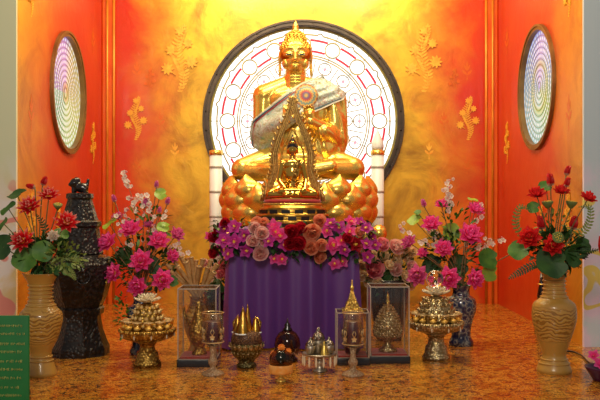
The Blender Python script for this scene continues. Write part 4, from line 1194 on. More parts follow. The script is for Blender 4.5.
# ------------------------------------------------------------------ pink bouquets in porcelain vases
PV = [(0,12),(4,12),(10,9.5),(22,11),(36,15),(46,14),(50,9),(56,8.5),(60,10.5)]
def pvase(px, d, ybase, label):
    return vase('porcelain_vase', px, d, ybase, [(ybase-a, r) for a, r in PV], label, 'porcelain', rings=None)
dl, dr_ = 5.62, 5.95
PL, PLtop = pvase(142, dl, 205+F/dl, 'dark blue porcelain vase behind the left golden offering stand')
PR, PRtop = pvase(461, dr_, 205+F/dr_, 'blue and white porcelain vase behind the right offering stand')
pl_data = [
 ('lotus_mag', 118,203, 12, -.04, (-.1,-.8,.7), 'magenta lotus flower, centre of the left pink bouquet, below the blossoms'),
 ('lotus_mag', 195,236, 12, -.06, (.2,-.8,.6), 'magenta lotus right of centre in the left pink bouquet'),
 ('lotus_mag', 55,240, 12, -.02, (-.5,-.8,.5), 'magenta lotus at left edge of left pink bouquet, above the lowest left one'),
 ('lotus_mag', 148,292, 13, -.12, (0,-1,.4), 'magenta lotus in the lower middle of left pink bouquet'),
 ('lotus_mag', 72,324, 11, -.08, (-.5,-.9,.2), 'magenta lotus lowest on the left side, before the wooden urn'),
 ('lotus_mag', 138,360, 11, -.16, (-.1,-1,0), 'magenta lotus hanging lowest, directly above the crystal lotus'),
 ('lotus_mag', 205,343, 12, -.12, (.3,-1,.2), 'magenta lotus at lower right of left pink bouquet, beside dried stalks'),
 ('lotus_magl', 245,216, 9, .02, (.6,-.6,.5), 'pale magenta lotus at the right edge of the left pink bouquet'),
 ('lotus_magl', 168,190, 6.5, .03, (0,-.6,1), 'small magenta lotus between the two centre lotuses of left bouquet'),
 ('lotus_magl', 82,168, 7, .05, (-.4,-.5,1), 'small pale magenta flower at upper left of left pink bouquet'),
 ('lotus_mag', 232,275, 8, -.02, (.6,-.7,.3), 'small magenta lotus just above the dried stalks'),
 ('bud_mag', 72,120, 7, .05, (-.3,0,1), 'pink lotus bud standing alone at upper left of left bouquet'),
 ('bud_mag', 155,135, 8.5, .02, (.2,-.1,1), 'pink lotus bud near the blossom twig in left bouquet'),
 ('bud_mag', 190,80, 6.5, .06, (0,0,1), 'highest pink lotus bud of left bouquet, by the lime leaf'),
 ('bud_mag', 220,128, 7, .04, (.2,0,1), 'pink lotus bud right of the upper lime leaf'),
 ('bud_mag', 198,152, 6, .0, (.1,0,1), 'small cream pink bud below the upper lime leaf'),
 ('leaf_lime', 57,183, 9, .0, (-.5,-.4,.75), 'lime green lotus leaf at left edge of left pink bouquet'),
 ('leaf_lime', 202,97, 7, .05, (.2,-.9,.5), 'upper lime green leaf by the highest bud of left bouquet'),
 ('leaf_lime', 210,192, 7.5, -.02, (.1,-.7,.7), 'lime green leaf in the right middle of left pink bouquet'),
 ('leaf', 238,345, 6.5, -.06, (.3,-1,.3), 'small green leaf beside the dried stalks'),
 ('leaf_dark', 100,275, 11, .04, (-.3,-1,.4), 'dark leaf behind the left blooms of left pink bouquet'),
 ('leaf_dark', 175,300, 11, .04, (.3,-1,.4), 'dark leaf behind the right blooms of left pink bouquet'),
]
make(pl_data, PLtop, dl, 90, 160, 2.857, 'stem_pink')
pr_data = [
 ('lotus_mag', 147,188, 11, -.04, (-.2,-.8,.7), 'magenta lotus left of centre in the right pink bouquet'),
 ('lotus_mag', 253,220, 14, -.06, (.2,-.8,.6), 'biggest magenta lotus, right of centre in the right pink bouquet'),
 ('lotus_mag', 180,258, 11, -.10, (0,-.9,.6), 'magenta lotus in the middle of the right pink bouquet'),
 ('lotus_mag', 176,134, 8, .04, (0,-.5,1), 'small magenta lotus high under the tall blossom twig'),
 ('lotus_mag', 270,148, 10, .03, (.3,-.6,.8), 'magenta lotus at upper right of right pink bouquet'),
 ('lotus_magl', 110,330, 12, -.14, (-.4,-1,.1), 'purple pink flower with yellow heart at lower left of right bouquet'),
 ('lotus_mag', 193,338, 13, -.18, (0,-1,.1), 'deep magenta lotus right behind the crystal ball'),
 ('lotus_mag', 266,340, 11, -.12, (.4,-1,.1), 'magenta lotus lowest at right, above the porcelain vase'),
 ('lotus_magl', 86,238, 9, .0, (-.6,-.6,.5), 'pale magenta flower at left edge of right pink bouquet'),
 ('lotus_mag', 122,268, 6.5, -.05, (-.2,-.8,.6), 'small magenta flower left of the middle lotus, right bouquet'),
 ('bud_mag', 127,135, 7.5, .03, (-.2,0,1), 'pink lotus bud at upper left of the right pink bouquet'),
 ('leaf', 108,150, 4.5, .04, (-.2,-.6,1), 'tiny green leaf under the bud of the right pink bouquet'),
 ('leaf_lime', 98,172, 8, .04, (-.4,-.6,.8), 'lime green leaf at upper left of the right pink bouquet'),
 ('leaf_lime', 265,114, 6, .06, (.2,-.3,1), 'lime green leaf highest at right of the right pink bouquet'),
 ('leaf', 308,282, 12, -.02, (.3,-1,.3), 'round green leaf, upper of two at right of right pink bouquet'),
 ('leaf_lime', 312,322, 10, .0, (.4,-1,.2), 'lime green leaf, lower of two at right of right pink bouquet'),
 ('leaf_lime', 205,205, 10, .05, (0,-1,.3), 'lime green leaf behind the centre of the right pink bouquet'),
 ('leaf_lime', 385,262, 9, .0, (.3,-.9,.5), 'lime green leaf reaching far right beside the side wall'),
 ('leaf_dark', 225,300, 12, .04, (.0,-1,.4), 'dark leaf behind the lower blooms of right pink bouquet'),
 ('leaf_dark', 150,300, 11, .04, (-.3,-1,.4), 'dark leaf behind the lower left blooms of right pink bouquet'),
]
make(pr_data, PRtop, dr_, 380, 160, 2.857, 'stem_pink')
def sprig(base, pts_px, d, n, spread, label, sz=2.6, seed=0):
    rnd = random.Random(seed); t = thing('blossom_twig', tuple(base), label, 'blossom twig')
    pts = [Vector(base)]+[P(x, y, d) for x, y in pts_px]
    path = spl([tuple(p) for p in pts], 6); MB().tube(path, [.004*(1-.7*i/len(path)) for i in range(len(path))], 6).build('twig', M['stem_pink'], t)
    m = int(len(path)*.40); s = d/F
    for i in range(n):
        p = Vector(path[rnd.randint(m, len(path)-1)])+Vector((rnd.uniform(-1,1)*spread*s, rnd.uniform(-.04,.02), rnd.uniform(-1,1)*spread*s))
        inst('blossom', LIB['blossom'] if rnd.random() < .75 else LIB['blossom_bud'], t, p, look((rnd.uniform(-.6,.6), -1, rnd.uniform(-.3,.8))), sz*s*rnd.uniform(.7,1.25))
    return t
lb = PLtop+Vector((0,0,-.03)); rb = PRtop+Vector((0,0,-.03))
sprig(lb, [(138,245),(134,205),(128,185),(127,176)], dl+.03, 26, 4, 'tall white pink blossom twig, highest in left pink bouquet', seed=1)
sprig(lb, [(132,250),(124,225),(122,210)], dl+.0, 22, 7, 'white pink blossom twig over the left lotuses of left bouquet', seed=2)
sprig(lb, [(150,240),(147,210),(144,198)], dl+.02, 24, 8, 'white pink blossom twig at the centre top of left bouquet', seed=3)
sprig(lb, [(155,240),(158,222),(161,212)], dl+.02, 14, 6, 'white blossom twig by the right buds of left bouquet', seed=4)
sprig(lb, [(155,245),(172,252),(188,248)], dl+.03, 16, 7, 'pale blossom twig behind the dried stalks', seed=6)
sprig(rb, [(452,240),(449,205),(447,190),(450,178)], dr_+.04, 26, 3.5, 'tall white blossom twig, highest in right pink bouquet', seed=7)
sprig(rb, [(440,250),(415,238),(403,227)], dr_+.02, 16, 5, 'white blossom twig pointing left towards the pillar candle', seed=8)
sprig(rb, [(468,250),(485,243),(500,238)], dr_+.02, 16, 4.5, 'white blossom twig pointing right towards the side wall', seed=9)
sprig(rb, [(465,240),(478,215),(483,205)], dr_+.03, 12, 4, 'white blossom twig beside the upper right lotus', seed=10)
sprig(rb, [(442,250),(434,232),(430,222)], dr_+.02, 16, 6, 'pale blossom twig among the left blooms of right bouquet', seed=11)
filler('filler_leaves', 145, 265, 32, 26, 230, dl+.03, .07, 'leaf_dark', 'dark leaves filling the left pink bouquet', .055, seed=21)
filler('filler_leaves', 148, 225, 24, 22, 60, dl+.03, .05, 'leaf', 'green leaves among the upper left pink lotuses', .05, seed=22)
filler('filler_leaves', 452, 258, 30, 26, 230, dr_+.03, .07, 'leaf_dark', 'dark leaves filling the right pink bouquet', .055, seed=23)
filler('filler_leaves', 450, 225, 22, 20, 70, dr_+.03, .05, 'leaf', 'green leaves among the upper right pink lotuses', .05, seed=24)
filler('trailing_vine', 122, 315, 5, 22, 60, 5.5, .03, 'leaf', 'green vine trailing at left of the left offering stand', .035, seed=25)

# ------------------------------------------------------------------ garland along the table edge
gx = lambda x: 205+x/6.316
gy = lambda y: 215+y/6.316
hx = lambda x: 295+x/6.316
G = []
for (x, y, r, k) in ((120,90,6.5,'orchido'),(190,75,6.5,'orchido'),(120,160,7,'orchido'),(185,165,7,'orchido'),(250,130,6.5,'orchido'),(150,245,6,'orchido'),(95,222,5,'orchido'),(262,225,6.5,'orchido'),(150,60,5,'orchido'),
   (435,75,7,'orchidm'),(475,130,7,'orchidm'),(405,165,6,'orchido'),(505,190,6,'orchido'),(445,110,6,'orchidm'),(440,275,5.5,'orchidm'),(485,280,5.5,'orchidm'),(30,135,4.5,'orchidm'),
   (315,82,6,'rosepink'),(358,118,7,'rosepink'),(300,168,6.5,'rosepink'),(350,245,8,'rosepink'),(325,42,5.5,'rosesalmon'),(372,52,5.5,'rosesalmon'),(370,165,5,'rosepink'),
   (547,108,7.5,'crimson'),(598,95,6.5,'crimson'),(540,180,7,'crimson'),(592,180,7,'crimson'),(60,140,6,'crimson'),(60,238,6,'crimson'),(125,50,5,'crimson'),(85,95,5,'crimson')):
    G.append((gx(x), gy(y), r, k))
for (x, y, r, k) in ((108,108,9,'rosesalmon'),(155,42,7,'rosesalmon'),(100,208,8,'rosesalmon'),(165,192,6.5,'rosesalmon'),(155,265,6.5,'rosesalmon'),(40,85,6.5,'crimson'),(30,175,7,'crimson'),
   (200,105,6,'orchidm'),(225,55,6,'orchido'),(280,80,6.5,'orchido'),(240,190,8,'orchidm'),(290,165,6,'orchidm'),(310,225,6,'orchido'),(350,45,6,'orchidm'),(345,105,6,'orchidm'),(410,45,5,'orchido'),(450,85,6,'orchido'),
   (405,110,5.5,'rosesalmon'),(385,185,7.5,'orchidc'),(450,185,6,'orchido'),(455,262,6,'orchido'),(500,190,6,'orchido'),(250,312,5.5,'orchidm'),(300,295,5.5,'orchidm'),(480,120,5,'orchido'),(330,150,5.5,'crimson')):
    G.append((hx(x), gy(y), r, k))
NAMES = {'orchido': ('orchid', 'purple orchid', 'orchid'), 'orchidm': ('orchid', 'magenta orchid', 'orchid'), 'orchidc': ('lily_flower', 'crimson lily', 'lily'),
         'rosepink': ('rose', 'pale pink rose', 'rose'), 'rosehot': ('rose', 'hot pink rose', 'rose'), 'rosesalmon': ('rose', 'salmon rose', 'rose'),
         'rosecream': ('rose', 'cream rose', 'rose'), 'crimson': ('rose', 'crimson rose', 'rose')}
def place_cluster(L, depth_of, where, group):
    by = {}
    for g in L: by.setdefault(g[3], []).append(g)
    for k, lst in by.items():
        lst.sort(key=lambda g: g[0]); nm, des, cat = NAMES[k]; n = len(lst)
        for i, (px, py, r, _) in enumerate(lst):
            d = depth_of(px, py); s = d/F; p = P(px, py, d)
            if 'bush' in where: r *= 1.2
            if n == 1: lab = '%s in the %s' % (des, where)
            elif i == 0: lab = 'leftmost %s in the %s' % (des, where)
            elif i == n-1: lab = 'rightmost %s in the %s' % (des, where)
            elif i < n/2: lab = '%s in the %s, %s from the left' % (des, where, ORD[i])
            else: lab = '%s in the %s, %s from the right' % (des, where, ORD[n-1-i])
            dx = (px-290)/80.0
            dv = (random.uniform(-.35,.35)+.25*dx, -1, random.uniform(-.2,.5)+ (.35 if py < 232 else 0))
            o = inst(nm, LIB[k], None, p, look(dv), r*s*1.28)
            e = o.rotation_euler.to_matrix() @ Matrix.Rotation(random.uniform(0,6), 3, 'Z'); o.rotation_euler = e.to_euler()
            tag(o, lab, cat, group)
            if nm != 'rose':
                q = inst('flower_lip', LIB['lip'], o, p); q.location = (0,0,0)
def garland_depth(px, py):
    t = (py-222)/40.0
    return 5.70-.06*math.sin(PI*min(1, max(0, t)))+random.uniform(-.02,.02) + (.06 if px < 222 or px > 370 else 0)
place_cluster(G, garland_depth, 'table garland', 'flowers of the table garland')
def band_filler(name, x0, x1, yf, h, n, d, dz, m, label, L, seed):
    rnd = random.Random(seed); mb = MB(); s = d/F
    for i in range(n):
        px = rnd.uniform(x0, x1); py = yf(px)+rnd.uniform(-h, h); p = P(px, py, d+rnd.uniform(-dz, dz))
        dv = Vector((rnd.uniform(-1,1), rnd.uniform(-.9,-.1), rnd.uniform(-1,.8)))
        T = Matrix.Translation(p) @ dv.to_track_quat('Y', 'Z').to_matrix().to_4x4()
        pointed_leaf(mb, T, L*rnd.uniform(.6,1.2), L*.25, .4)
    o = mb.build(name, M[m], origin=tuple(P((x0+x1)/2, yf((x0+x1)/2), d))); tag(o, label, 'foliage', None, 'stuff')
band_filler('garland_leaves', 212, 372, lambda x: 240+3*math.sin(x*.2), 17, 560, 5.71, .035, 'leaf_dark', 'dark green leaves holding the flowers of the table garland', .055, 31)
band_filler('garland_leaves', 210, 372, lambda x: 231, 10, 60, 5.70, .03, 'fern', 'yellow green sprigs along the top of the table garland', .04, 32)

# rose bush right of the table, small cluster left of the table
RB = []
cr = lambda x, y: (340+x/2.857, 240+y/2.857)
for (x, y, r, k) in ((97,83,8.5,'rosehot'),(158,20,7,'rosepink'),(120,12,6,'rosehot'),(60,72,4.5,'rosecream'),(62,102,4.5,'rosecream'),(82,118,5,'rosecream'),(132,98,5,'rosecream'),(160,84,5.5,'rosepink'),(187,103,5.5,'rosecream'),(176,130,5,'rosecream'),
    (152,116,5.5,'rosecream'),(108,122,4.5,'rosecream'),(128,48,5,'rosecream'),(160,58,5.5,'rosecream'),(190,48,5.5,'rosecream'),(203,76,5,'rosepink'),(90,45,5,'rosecream'),(60,40,5,'rosepink'),(140,72,4.5,'rosecream'),(185,20,5,'rosecream'),
    (128,128,4.5,'rosecream'),(200,128,4.5,'rosecream'),(70,20,5,'rosepink'),(205,35,4.5,'rosecream')):
    px, py = cr(x, y); RB.append((px, py, r, k))
place_cluster(RB, lambda px, py: 6.12+random.uniform(-.04,.04), 'rose bush between table and right bouquet', 'roses of the bush right of the table')
filler('bush_leaves', 389, 268, 24, 24, 420, 6.16, .07, 'leaf_dark', 'dark leaves of the rose bush between table and right bouquet', .05, seed=41)
pot = thing('flower_pot', (P(389,0,6.2).x, 6.2, 0), 'dark pot holding the rose bush behind the right glass case', 'pot')
MB().lathe([(.09,0),(.10,.02),(.13,.2),(.15,.42),(.155,.45),(.14,.45),(.13,.40)], tuple(pot.location), 24).build('pot_body', M['wood_plain'], pot)
MB().lathe([(.13,.38),(.135,.41),(.10,.44),(.06,.52),(.02,.56)], tuple(pot.location), 16).build('moss_ball', M['leaf_dark'], pot)
LBq = [(225,266,7.5,'rosehot'),(221,274,5,'rosehot'),(229,277,5.5,'rosepink'),(231,287,5,'rosecream'),(217,268,4.5,'rosepink'),(205,263,4.5,'rosepink')]
place_cluster(LBq, lambda px, py: 6.10+random.uniform(-.03,.03), 'rose cluster left of the purple cloth', 'roses left of the purple cloth')
filler('bush_leaves', 218, 280, 13, 18, 150, 6.14, .05, 'leaf_dark', 'dark leaves of the roses left of the purple cloth', .045, seed=42)
pot = thing('flower_pot', (P(217,0,6.2).x, 6.2, 0), 'dark pot with roses left of the purple cloth', 'pot')
MB().lathe([(.06,0),(.07,.02),(.09,.16),(.10,.34),(.105,.36),(.09,.36),(.08,.32)], tuple(pot.location), 24).build('pot_body', M['wood_plain'], pot)
MB().lathe([(.08,.30),(.085,.33),(.06,.38),(.02,.45)], tuple(pot.location), 16).build('moss_ball', M['leaf_dark'], pot)

# ------------------------------------------------------------------ dried stalks in a vase behind left case
dk = 5.62
SV, SVtop = vase('stalk_vase', 197, dk, 205+F/dk, [(205+F/dk,9),(350,9),(343,7),(330,12),(318,14),(308,9),(300,6.5),(296,8)], 'beige vase of dried stalks behind the left glass case', 'ceramic', rings=None)
M['dried'] = mat('dried stalk', (.60, .36, .14), .55, 0, (.40, .20, .06), 25, .5, 60)
tips = [(166.8,264,0),(173.8,260,.02),(181,256.5,0),(191,257,-.02),(203,258.8,0),(211,260,.02),(217.8,264,0),(170,271,-.05),(177,266,-.05),(185.5,262,-.06),(196,260,.04),(199,266,-.06),(208,267,-.05),(214.5,272,-.05),(187,258,.05)]
tips_s = sorted(tips)
for i, (x, y, dd) in enumerate(tips_s):
    n_ = len(tips_s)
    lab = 'dried hollow stalk fanned out in the beige vase, ' + ('leftmost' if i == 0 else 'rightmost' if i == n_-1 else (ORD[i]+' from the left') if i < n_/2 else (ORD[n_-1-i]+' from the right'))
    b = SVtop+Vector((random.uniform(-.02,.02), random.uniform(-.015,.015), -.02)); e = P(x, y, dk+dd)
    t = thing('dried_stalk', tuple(b), lab, 'dried stalk', 'dried stalks in the beige vase')
    path = spl([tuple(b), tuple(b.lerp(e, .5)+Vector((0,0,.012))), tuple(e)], 4); s = dk/F
    MB().tube(path, [(1.1+1.3*(j/(len(path)-1))**.7)*s for j in range(len(path))], 8).build('stalk', M['dried'], t)
    dv = (e-b).normalized(); e2 = e+dv*.001
    MB().tube([e-dv*.002, e+dv*.0015], [1.6*s, 1.5*s], 8).build('hollow_end', M['black'], t)
    MB().tube([e-dv*.012, e-dv*.004, e+dv*.001], [2.5*s, 2.9*s, 2.6*s], 8).build('rim', M['dried'], t)

# ------------------------------------------------------------------ offering stands with glasses and crystal lotus
def crystal_lotus(c, r, label, parent=None):
    t = thing('crystal_lotus', tuple(c), label, 'crystal lotus')
    for j, (n_, a0, cu, L, W) in enumerate(((10,1.35,-.25,1.0,.20),(9,1.0,-.3,.9,.19),(7,.6,-.25,.75,.17))):
        mb = MB()
        for k in range(n_): mb.petal(L*r, W*r, a0, cu, .5, 2*PI*(k+.5*j)/n_, M=Matrix.Translation(Vector(c)+Vector((0,0,.004))))
        ob = mb.build('petal_ring', M['crystal'], t); sd = ob.modifiers.new('s','SOLIDIFY'); sd.thickness = r*.05
    return t
M['amber'] = mat_glass('amber glass', (1,.92,.70), .12, .05)
M['wax_gold'] = mat('gold dish', (.85,.66,.30), .35, .2, (.70,.45,.14), 30)
M['gilt_paint'] = mat('gilt paint', (.85,.64,.32), .3, .5, (.75,.5,.2), 20)
def small_cup(loc, r, h, label, group):
    t = thing('glass_cup', loc, label, 'cup', group); c = Vector(loc)
    MB().lathe([(r*.55,0),(r*.6,.003),(r*.95,h*.6),(r,h),(r*.93,h),(r*.85,h*.55),(r*.4,h*.12)], loc, 14).build('cup', M['amber'], t)
    MB().lathe([(r*.5,h*.12),(r*.78,h*.38),(r*.5,h*.46),(r*.12,h*.62)], loc, 12).build('gold_filling', M['wax_gold'], t)
    MB().tube([c+Vector((r*.97*math.cos(k*PI/8), r*.97*math.sin(k*PI/8), h)) for k in range(16)], r*.10, 5, closed=True).build('gilt_rim', M['gilt_paint'], t)
    return t
def offering_stand(px, d, ybase, prof, mt, label, side, group):
    s = d/F; c = P(px, 0, d); t = thing('offering_stand', (c.x, d, 0), label, 'offering stand')
    L = Vector((c.x, d, 0)); cv = lambda pr: [(r*s, (ybase-y)*s) for y, r in pr]
    foot, tray, cone = prof
    MB().lathe(cv(foot), tuple(L), 36, flute=.02, nfl=12).build('foot', M[mt], t)
    tr = MB().lathe(cv(tray), tuple(L), 48).build('tray', M[mt], t)
    mb = MB(); yr, rr = tray[-2]; 
    for k in range(44):
        a = 2*PI*k/44; mb.ell(L+Vector((math.cos(a)*(rr+.2)*s, math.sin(a)*(rr+.2)*s, (ybase-yr-1.5)*s)), (1.5*s, 1.5*s, 2.0*s), 8)
    mb.build('beaded_rim', M[mt], tr)
    cn = MB().lathe(cv(cone), tuple(L), 30, flute=.06, nfl=9).build('tiered_centre', M[mt], t)
    mb = MB()
    for (y, r) in cone[1:-1]:
        n_ = max(6, int(r*1.1))
        for k in range(n_):
            a = 2*PI*(k+.5)/n_; mb.ell(L+Vector((math.cos(a)*r*s, math.sin(a)*r*s, (ybase-y)*s)), 2.0*s, 8)
            mb.petal(4.2*s, 1.6*s, .9, .5, .2, a, base_r=r*s, z0=(ybase-y)*s, nt=3, nu=2, M=Matrix.Translation(L))
    mb.build('flower_bosses', M['wax_gold'] if side == 'left' else M['silver_gold'], cn)
    zt = (ybase-tray[-1][0])*s; n_ = 12; rc = (tray[-2][1]-5.2)*s
    first = None
    for k in range(n_):
        a = 2*PI*(k+.25)/n_+.1; loc = (L.x+rc*math.cos(a), L.y+rc*math.sin(a), zt+.001)
        lab = 'small amber glass cup on the rim of the %s offering stand' % side
        if first is None: first = small_cup(loc, 4.6*s, 9*s, lab, group)
        else: o = copy_tree(first); o.location = loc
    for k in range(10):
        mb = MB(); a = 2*PI*k/10; q = L+Vector((math.cos(a)*rr*s, math.sin(a)*rr*s, (ybase-yr-4)*s)); mb.ell(q-Vector((0,0,2*s)), (.7*s,.7*s,2.4*s), 6)
        mb.build('pendant', M['crystal'], tr)
    return L, s
Ls, s_ = offering_stand(147.5, 5.2, 365, (
    [(365,13.5),(362,13.5),(359,11.5),(352,10.5),(350,8),(346,7),(343,8.5),(341,11)],
    [(342,8),(340,16),(337,24),(335,26.5),(331,27.5),(328,27),(329,24)],
    [(329,17),(324,16),(317,14.5),(311,12.5),(306,10),(303,4)]), 'gold_carved', 'golden pedestal offering stand at left below the pink bouquet', 'left', 'glass cups on the left offering stand')
crystal_lotus(Ls+Vector((0,0,(365-304)*s_)), 15*s_, 'crystal lotus on top of the left offering stand')
Lr, s_ = offering_stand(436, 5.42, 358.7, (
    [(358.7,13.5),(356,13.5),(353,11.5),(346,10.5),(343,8),(338,7.5),(335,9),(333,12)],
    [(334,8),(332,15),(329.5,23),(328,25.5),(324,27),(321,26.5),(322,24)],
    [(322,19),(316,19),(310,17),(304,15),(299,12),(296,5)]), 'silver_gold', 'gilt silver pedestal offering stand at right, with a crystal ball', 'right', 'glass cups on the right offering stand')
zc = (358.7-297)*s_
crystal_lotus(Lr+Vector((0,0,zc)), 15.5*s_, 'crystal lotus under the crystal ball on the right offering stand')
cb = MB().ell(Lr+Vector((-.008,0,zc+18*s_)), 8.7*s_, 32, rings=20).build('crystal_ball', M['ball'], origin=tuple(Lr+Vector((-.008,0,zc+9*s_))))
tag(cb, 'clear crystal ball resting on the right crystal lotus', 'crystal ball')

# ------------------------------------------------------------------ display cases
def frame_edges(mb, x0, x1, y0, y1, z0, z1, r, top_only=False):
    for (x, y) in ((x0,y0),(x1,y0),(x0,y1),(x1,y1)): mb.box(x-r, x+r, y-r, y+r, z0, z1)
    for z in ((z1,) if top_only else (z0, z1)):
        mb.box(x0, x1, y0-r, y0+r, z-r, z+r); mb.box(x0, x1, y1-r, y1+r, z-r, z+r)
        mb.box(x0-r, x0+r, y0, y1, z-r, z+r); mb.box(x1-r, x1+r, y0, y1, z-r, z+r)
M['edge'] = mat('acrylic edge', (.62,.52,.42), .25, .2, (.5,.4,.32), 10)
M['case_top'] = mat_glass('brown tinted acrylic top', (.55,.38,.28), .6, .15)  # brown tint stands in for a reddish reflection on the lid
def case(x0p, x1p, d, ytop, label, depth=.24, base_h=.045, roof=True):
    s = d/F; x0, x1 = (x0p-300)*s, (x1p-300)*s; zt = 1-(ytop-205)*s
    t = thing('display_case', ((x0+x1)/2, d+depth/2, 0), label, 'display case')
    autosmooth(MB().bbox(x0-.008, x1+.008, d-.008, d+depth+.008, 0, base_h, .006).build('case_base', M['wood_plain'], t))
    MB().box(x0+.01, x1-.01, d+.01, d+depth-.01, base_h, base_h+.012).build('red_floor', M['redcloth'], t, smooth=False)
    for nm, b in (('glass_pane', (x0+.001,x1-.001,d,d+.003)), ('glass_pane', (x0+.001,x1-.001,d+depth-.003,d+depth)), ('glass_pane', (x0-.001,x0+.002,d,d+depth)), ('glass_pane', (x1-.002,x1+.001,d,d+depth))):
        MB().box(*b, base_h, zt).build(nm, M['acrylic'], t, smooth=False)
    if roof: MB().box(x0, x1, d, d+depth, zt-.003, zt).build('top_pane', M['case_top'], t, smooth=False)
    mb = MB(); frame_edges(mb, x0, x1, d, d+depth, base_h, zt, .0032); mb.build('edge_strips', M['edge'], t, smooth=False)
    return (x0+x1)/2, d+depth/2, base_h+.012, s
cx, cy, cz, s = case(178, 216, 5.15, 289, 'clear display case at left holding a carved gold vase, behind left goblet')
gv = thing('gold_vase', (cx, cy, cz), 'carved gold vase inside the left display case', 'vase')
MB().lathe([(.045,0),(.048,.01),(.03,.03),(.025,.04),(.05,.07),(.068,.12),(.066,.17),(.045,.22),(.028,.27),(.022,.31),(.030,.335),(.020,.33)], (cx,cy,cz), 30, flute=.03, nfl=10).build('vase_body', M['gold_carved'], gv)
MB().tube([(cx-.05,cy,cz+.17),(cx-.09,cy,cz+.24),(cx-.10,cy,cz+.30)], [.012,.009,.008], 10).build('spout', M['gold_carved'], gv)
cx, cy, cz, s = case(370.5, 409, 5.26, 287, 'clear display case holding a gold cone on red cloth, right of purple cloth')
gc = thing('gold_cone_offering', (cx, cy, cz), 'studded gold cone on a footed bowl inside the right display case', 'offering')
MB().lathe([(.06,0),(.062,.012),(.035,.03),(.022,.05),(.03,.07),(.075,.095),(.085,.105)], (cx,cy,cz), 28).build('footed_bowl', M['silver_gold'], gc)
cp = [(.086,.105),(.092,.13),(.088,.17),(.07,.22),(.045,.265),(.022,.295),(.010,.31)]
cn = MB().lathe(cp, (cx,cy,cz), 28).build('cone', M['silver_gold'], gc)
mb = MB()
for j in range(14):
    t = j/13*(len(cp)-2); i = int(t); q = t-i; i2 = min(i+1, len(cp)-1)
    r = cp[i][0]*(1-q)+cp[i2][0]*q; z = cp[i][1]*(1-q)+cp[i2][1]*q; n_ = max(5, int(r*2*PI/.02))
    for k in range(n_):
        a = 2*PI*(k+.5*(j % 2))/n_; mb.ell((cx+r*math.cos(a), cy+r*math.sin(a), cz+z), .0075, 6)
mb.build('studs', M['silver_gold'], cn)
MB().lathe([(.010,.31),(.014,.32),(.006,.335),(.010,.345),(.002,.385)], (cx,cy,cz), 10).build('spire', M['gold'], cn)
cx, cy, cz, s = case(337, 369, 5.20, 313, 'low glass case behind the right goblet with gold pagoda roof piece on top', depth=.20)
pg = thing('pagoda_ornament', (cx+.0, cy, 1-(313-205)*s), 'gold pyramid pagoda ornament on the low case behind right goblet', 'ornament')
zt_ = 1-(313-205)*s; pcy = cy
MB().lathe([(.085,0),(.09,.006),(.088,.016),(.065,.02),(.060,.035),(.058,.045),(.035,.075),(.022,.105),(.010,.135),(.002,.165)], (cx,pcy,zt_), 4, rot=PI/4).build('pyramid_roof', M['gold_carved'], pg, smooth=False)
MB().lathe([(.010,.13),(.014,.15),(.006,.165),(.002,.20)], (cx,pcy,zt_), 10).build('spire', M['gold'], pg)
dv_ = thing('votive_jar', (cx, cy, cz), 'dark votive jar inside the low glass case', 'jar')
MB().lathe([(.04,0),(.045,.01),(.06,.08),(.06,.16),(.045,.18),(.02,.19)], (cx,cy,cz), 24).build('jar_body', M['candle'], dv_)

# ------------------------------------------------------------------ candle goblets
def goblet(px, d, ybase, ytop, yc, label):
    s = d/F; c = P(px, 0, d); L = Vector((c.x, d, 0)); H = lambda y: (ybase-y)*s
    t = thing('candle_goblet', tuple(L), label, 'candle holder')
    MB().lathe([(11.5*s,0),(11.5*s,1.2*s),(9*s,3*s),(4*s,5*s),(2.8*s,8*s),(4.6*s,11*s),(5.0*s,14*s),(3.2*s,17*s),(2.4*s,21*s),(3.4*s,25*s),(2.8*s,H(yc)-3*s),(5.5*s,H(yc))], tuple(L), 28).build('stem_and_foot', M['white_crackle'], t)
    g = MB().lathe([(4*s,H(yc)-1*s),(9.5*s,H(yc)+1*s),(10.5*s,H(yc)+5*s),(10.3*s,H(ytop)-4*s),(11*s,H(ytop)),(10.2*s,H(ytop)),(9.8*s,H(yc)+6*s),(8.5*s,H(yc)+3*s)], tuple(L), 32).build('glass_cup', M['glass'], t)
    cd = MB().lathe([(8.2*s,H(yc)+2*s),(9*s,H(yc)+4*s),(9*s,H(ytop)-10*s),(8.4*s,H(ytop)-9*s),(1,0)][:4]+[(.3*s,H(ytop)-9.5*s)], tuple(L), 28).build('candle', M['candle'], t)
    for k in range(7):
        mb = MB(); a = 2*PI*(k+.3)/7; T = Matrix.Translation(L+Vector((math.cos(a)*10.7*s, math.sin(a)*10.7*s, H(yc)+9*s))) @ Matrix.Rotation(a+PI/2, 4, 'Z') @ Matrix.Rotation(PI/2, 4, 'X')
        for q in range(5): mb.petal(3.0*s, 1.1*s, 1.5, 0, .1, 2*PI*q/5+.3, nt=3, nu=2, M=T)
        for q in (-1, 1): mb.tube([T @ Vector((0,2*s,0)), T @ Vector((q*1.8*s,5*s,0)), T @ Vector((q*.6*s,8*s,0))], .35*s, 5)
        mb.build('gold_flower_relief', M['gilt_paint'], g)
    for zz in (H(yc)+3.5*s, H(ytop)-.5*s): MB().tube([L+Vector((10.9*s*math.cos(k*PI/14), 10.9*s*math.sin(k*PI/14), zz)) for k in range(28)], .45*s, 6, closed=True).build('gilt_ring', M['gilt_paint'], g)
M['white_crackle'] = mat_carved('crackled glass stem', (.60,.42,.24), (.34,.20,.10), .25, .1, 90, .6, .004)
goblet(213, 4.92, 374.3, 312, 345, 'left candle goblet with dark wax and gold flowers, before the left case')
goblet(353, 4.90, 375, 312, 347, 'right candle goblet with dark wax and gold flowers, before the low case')

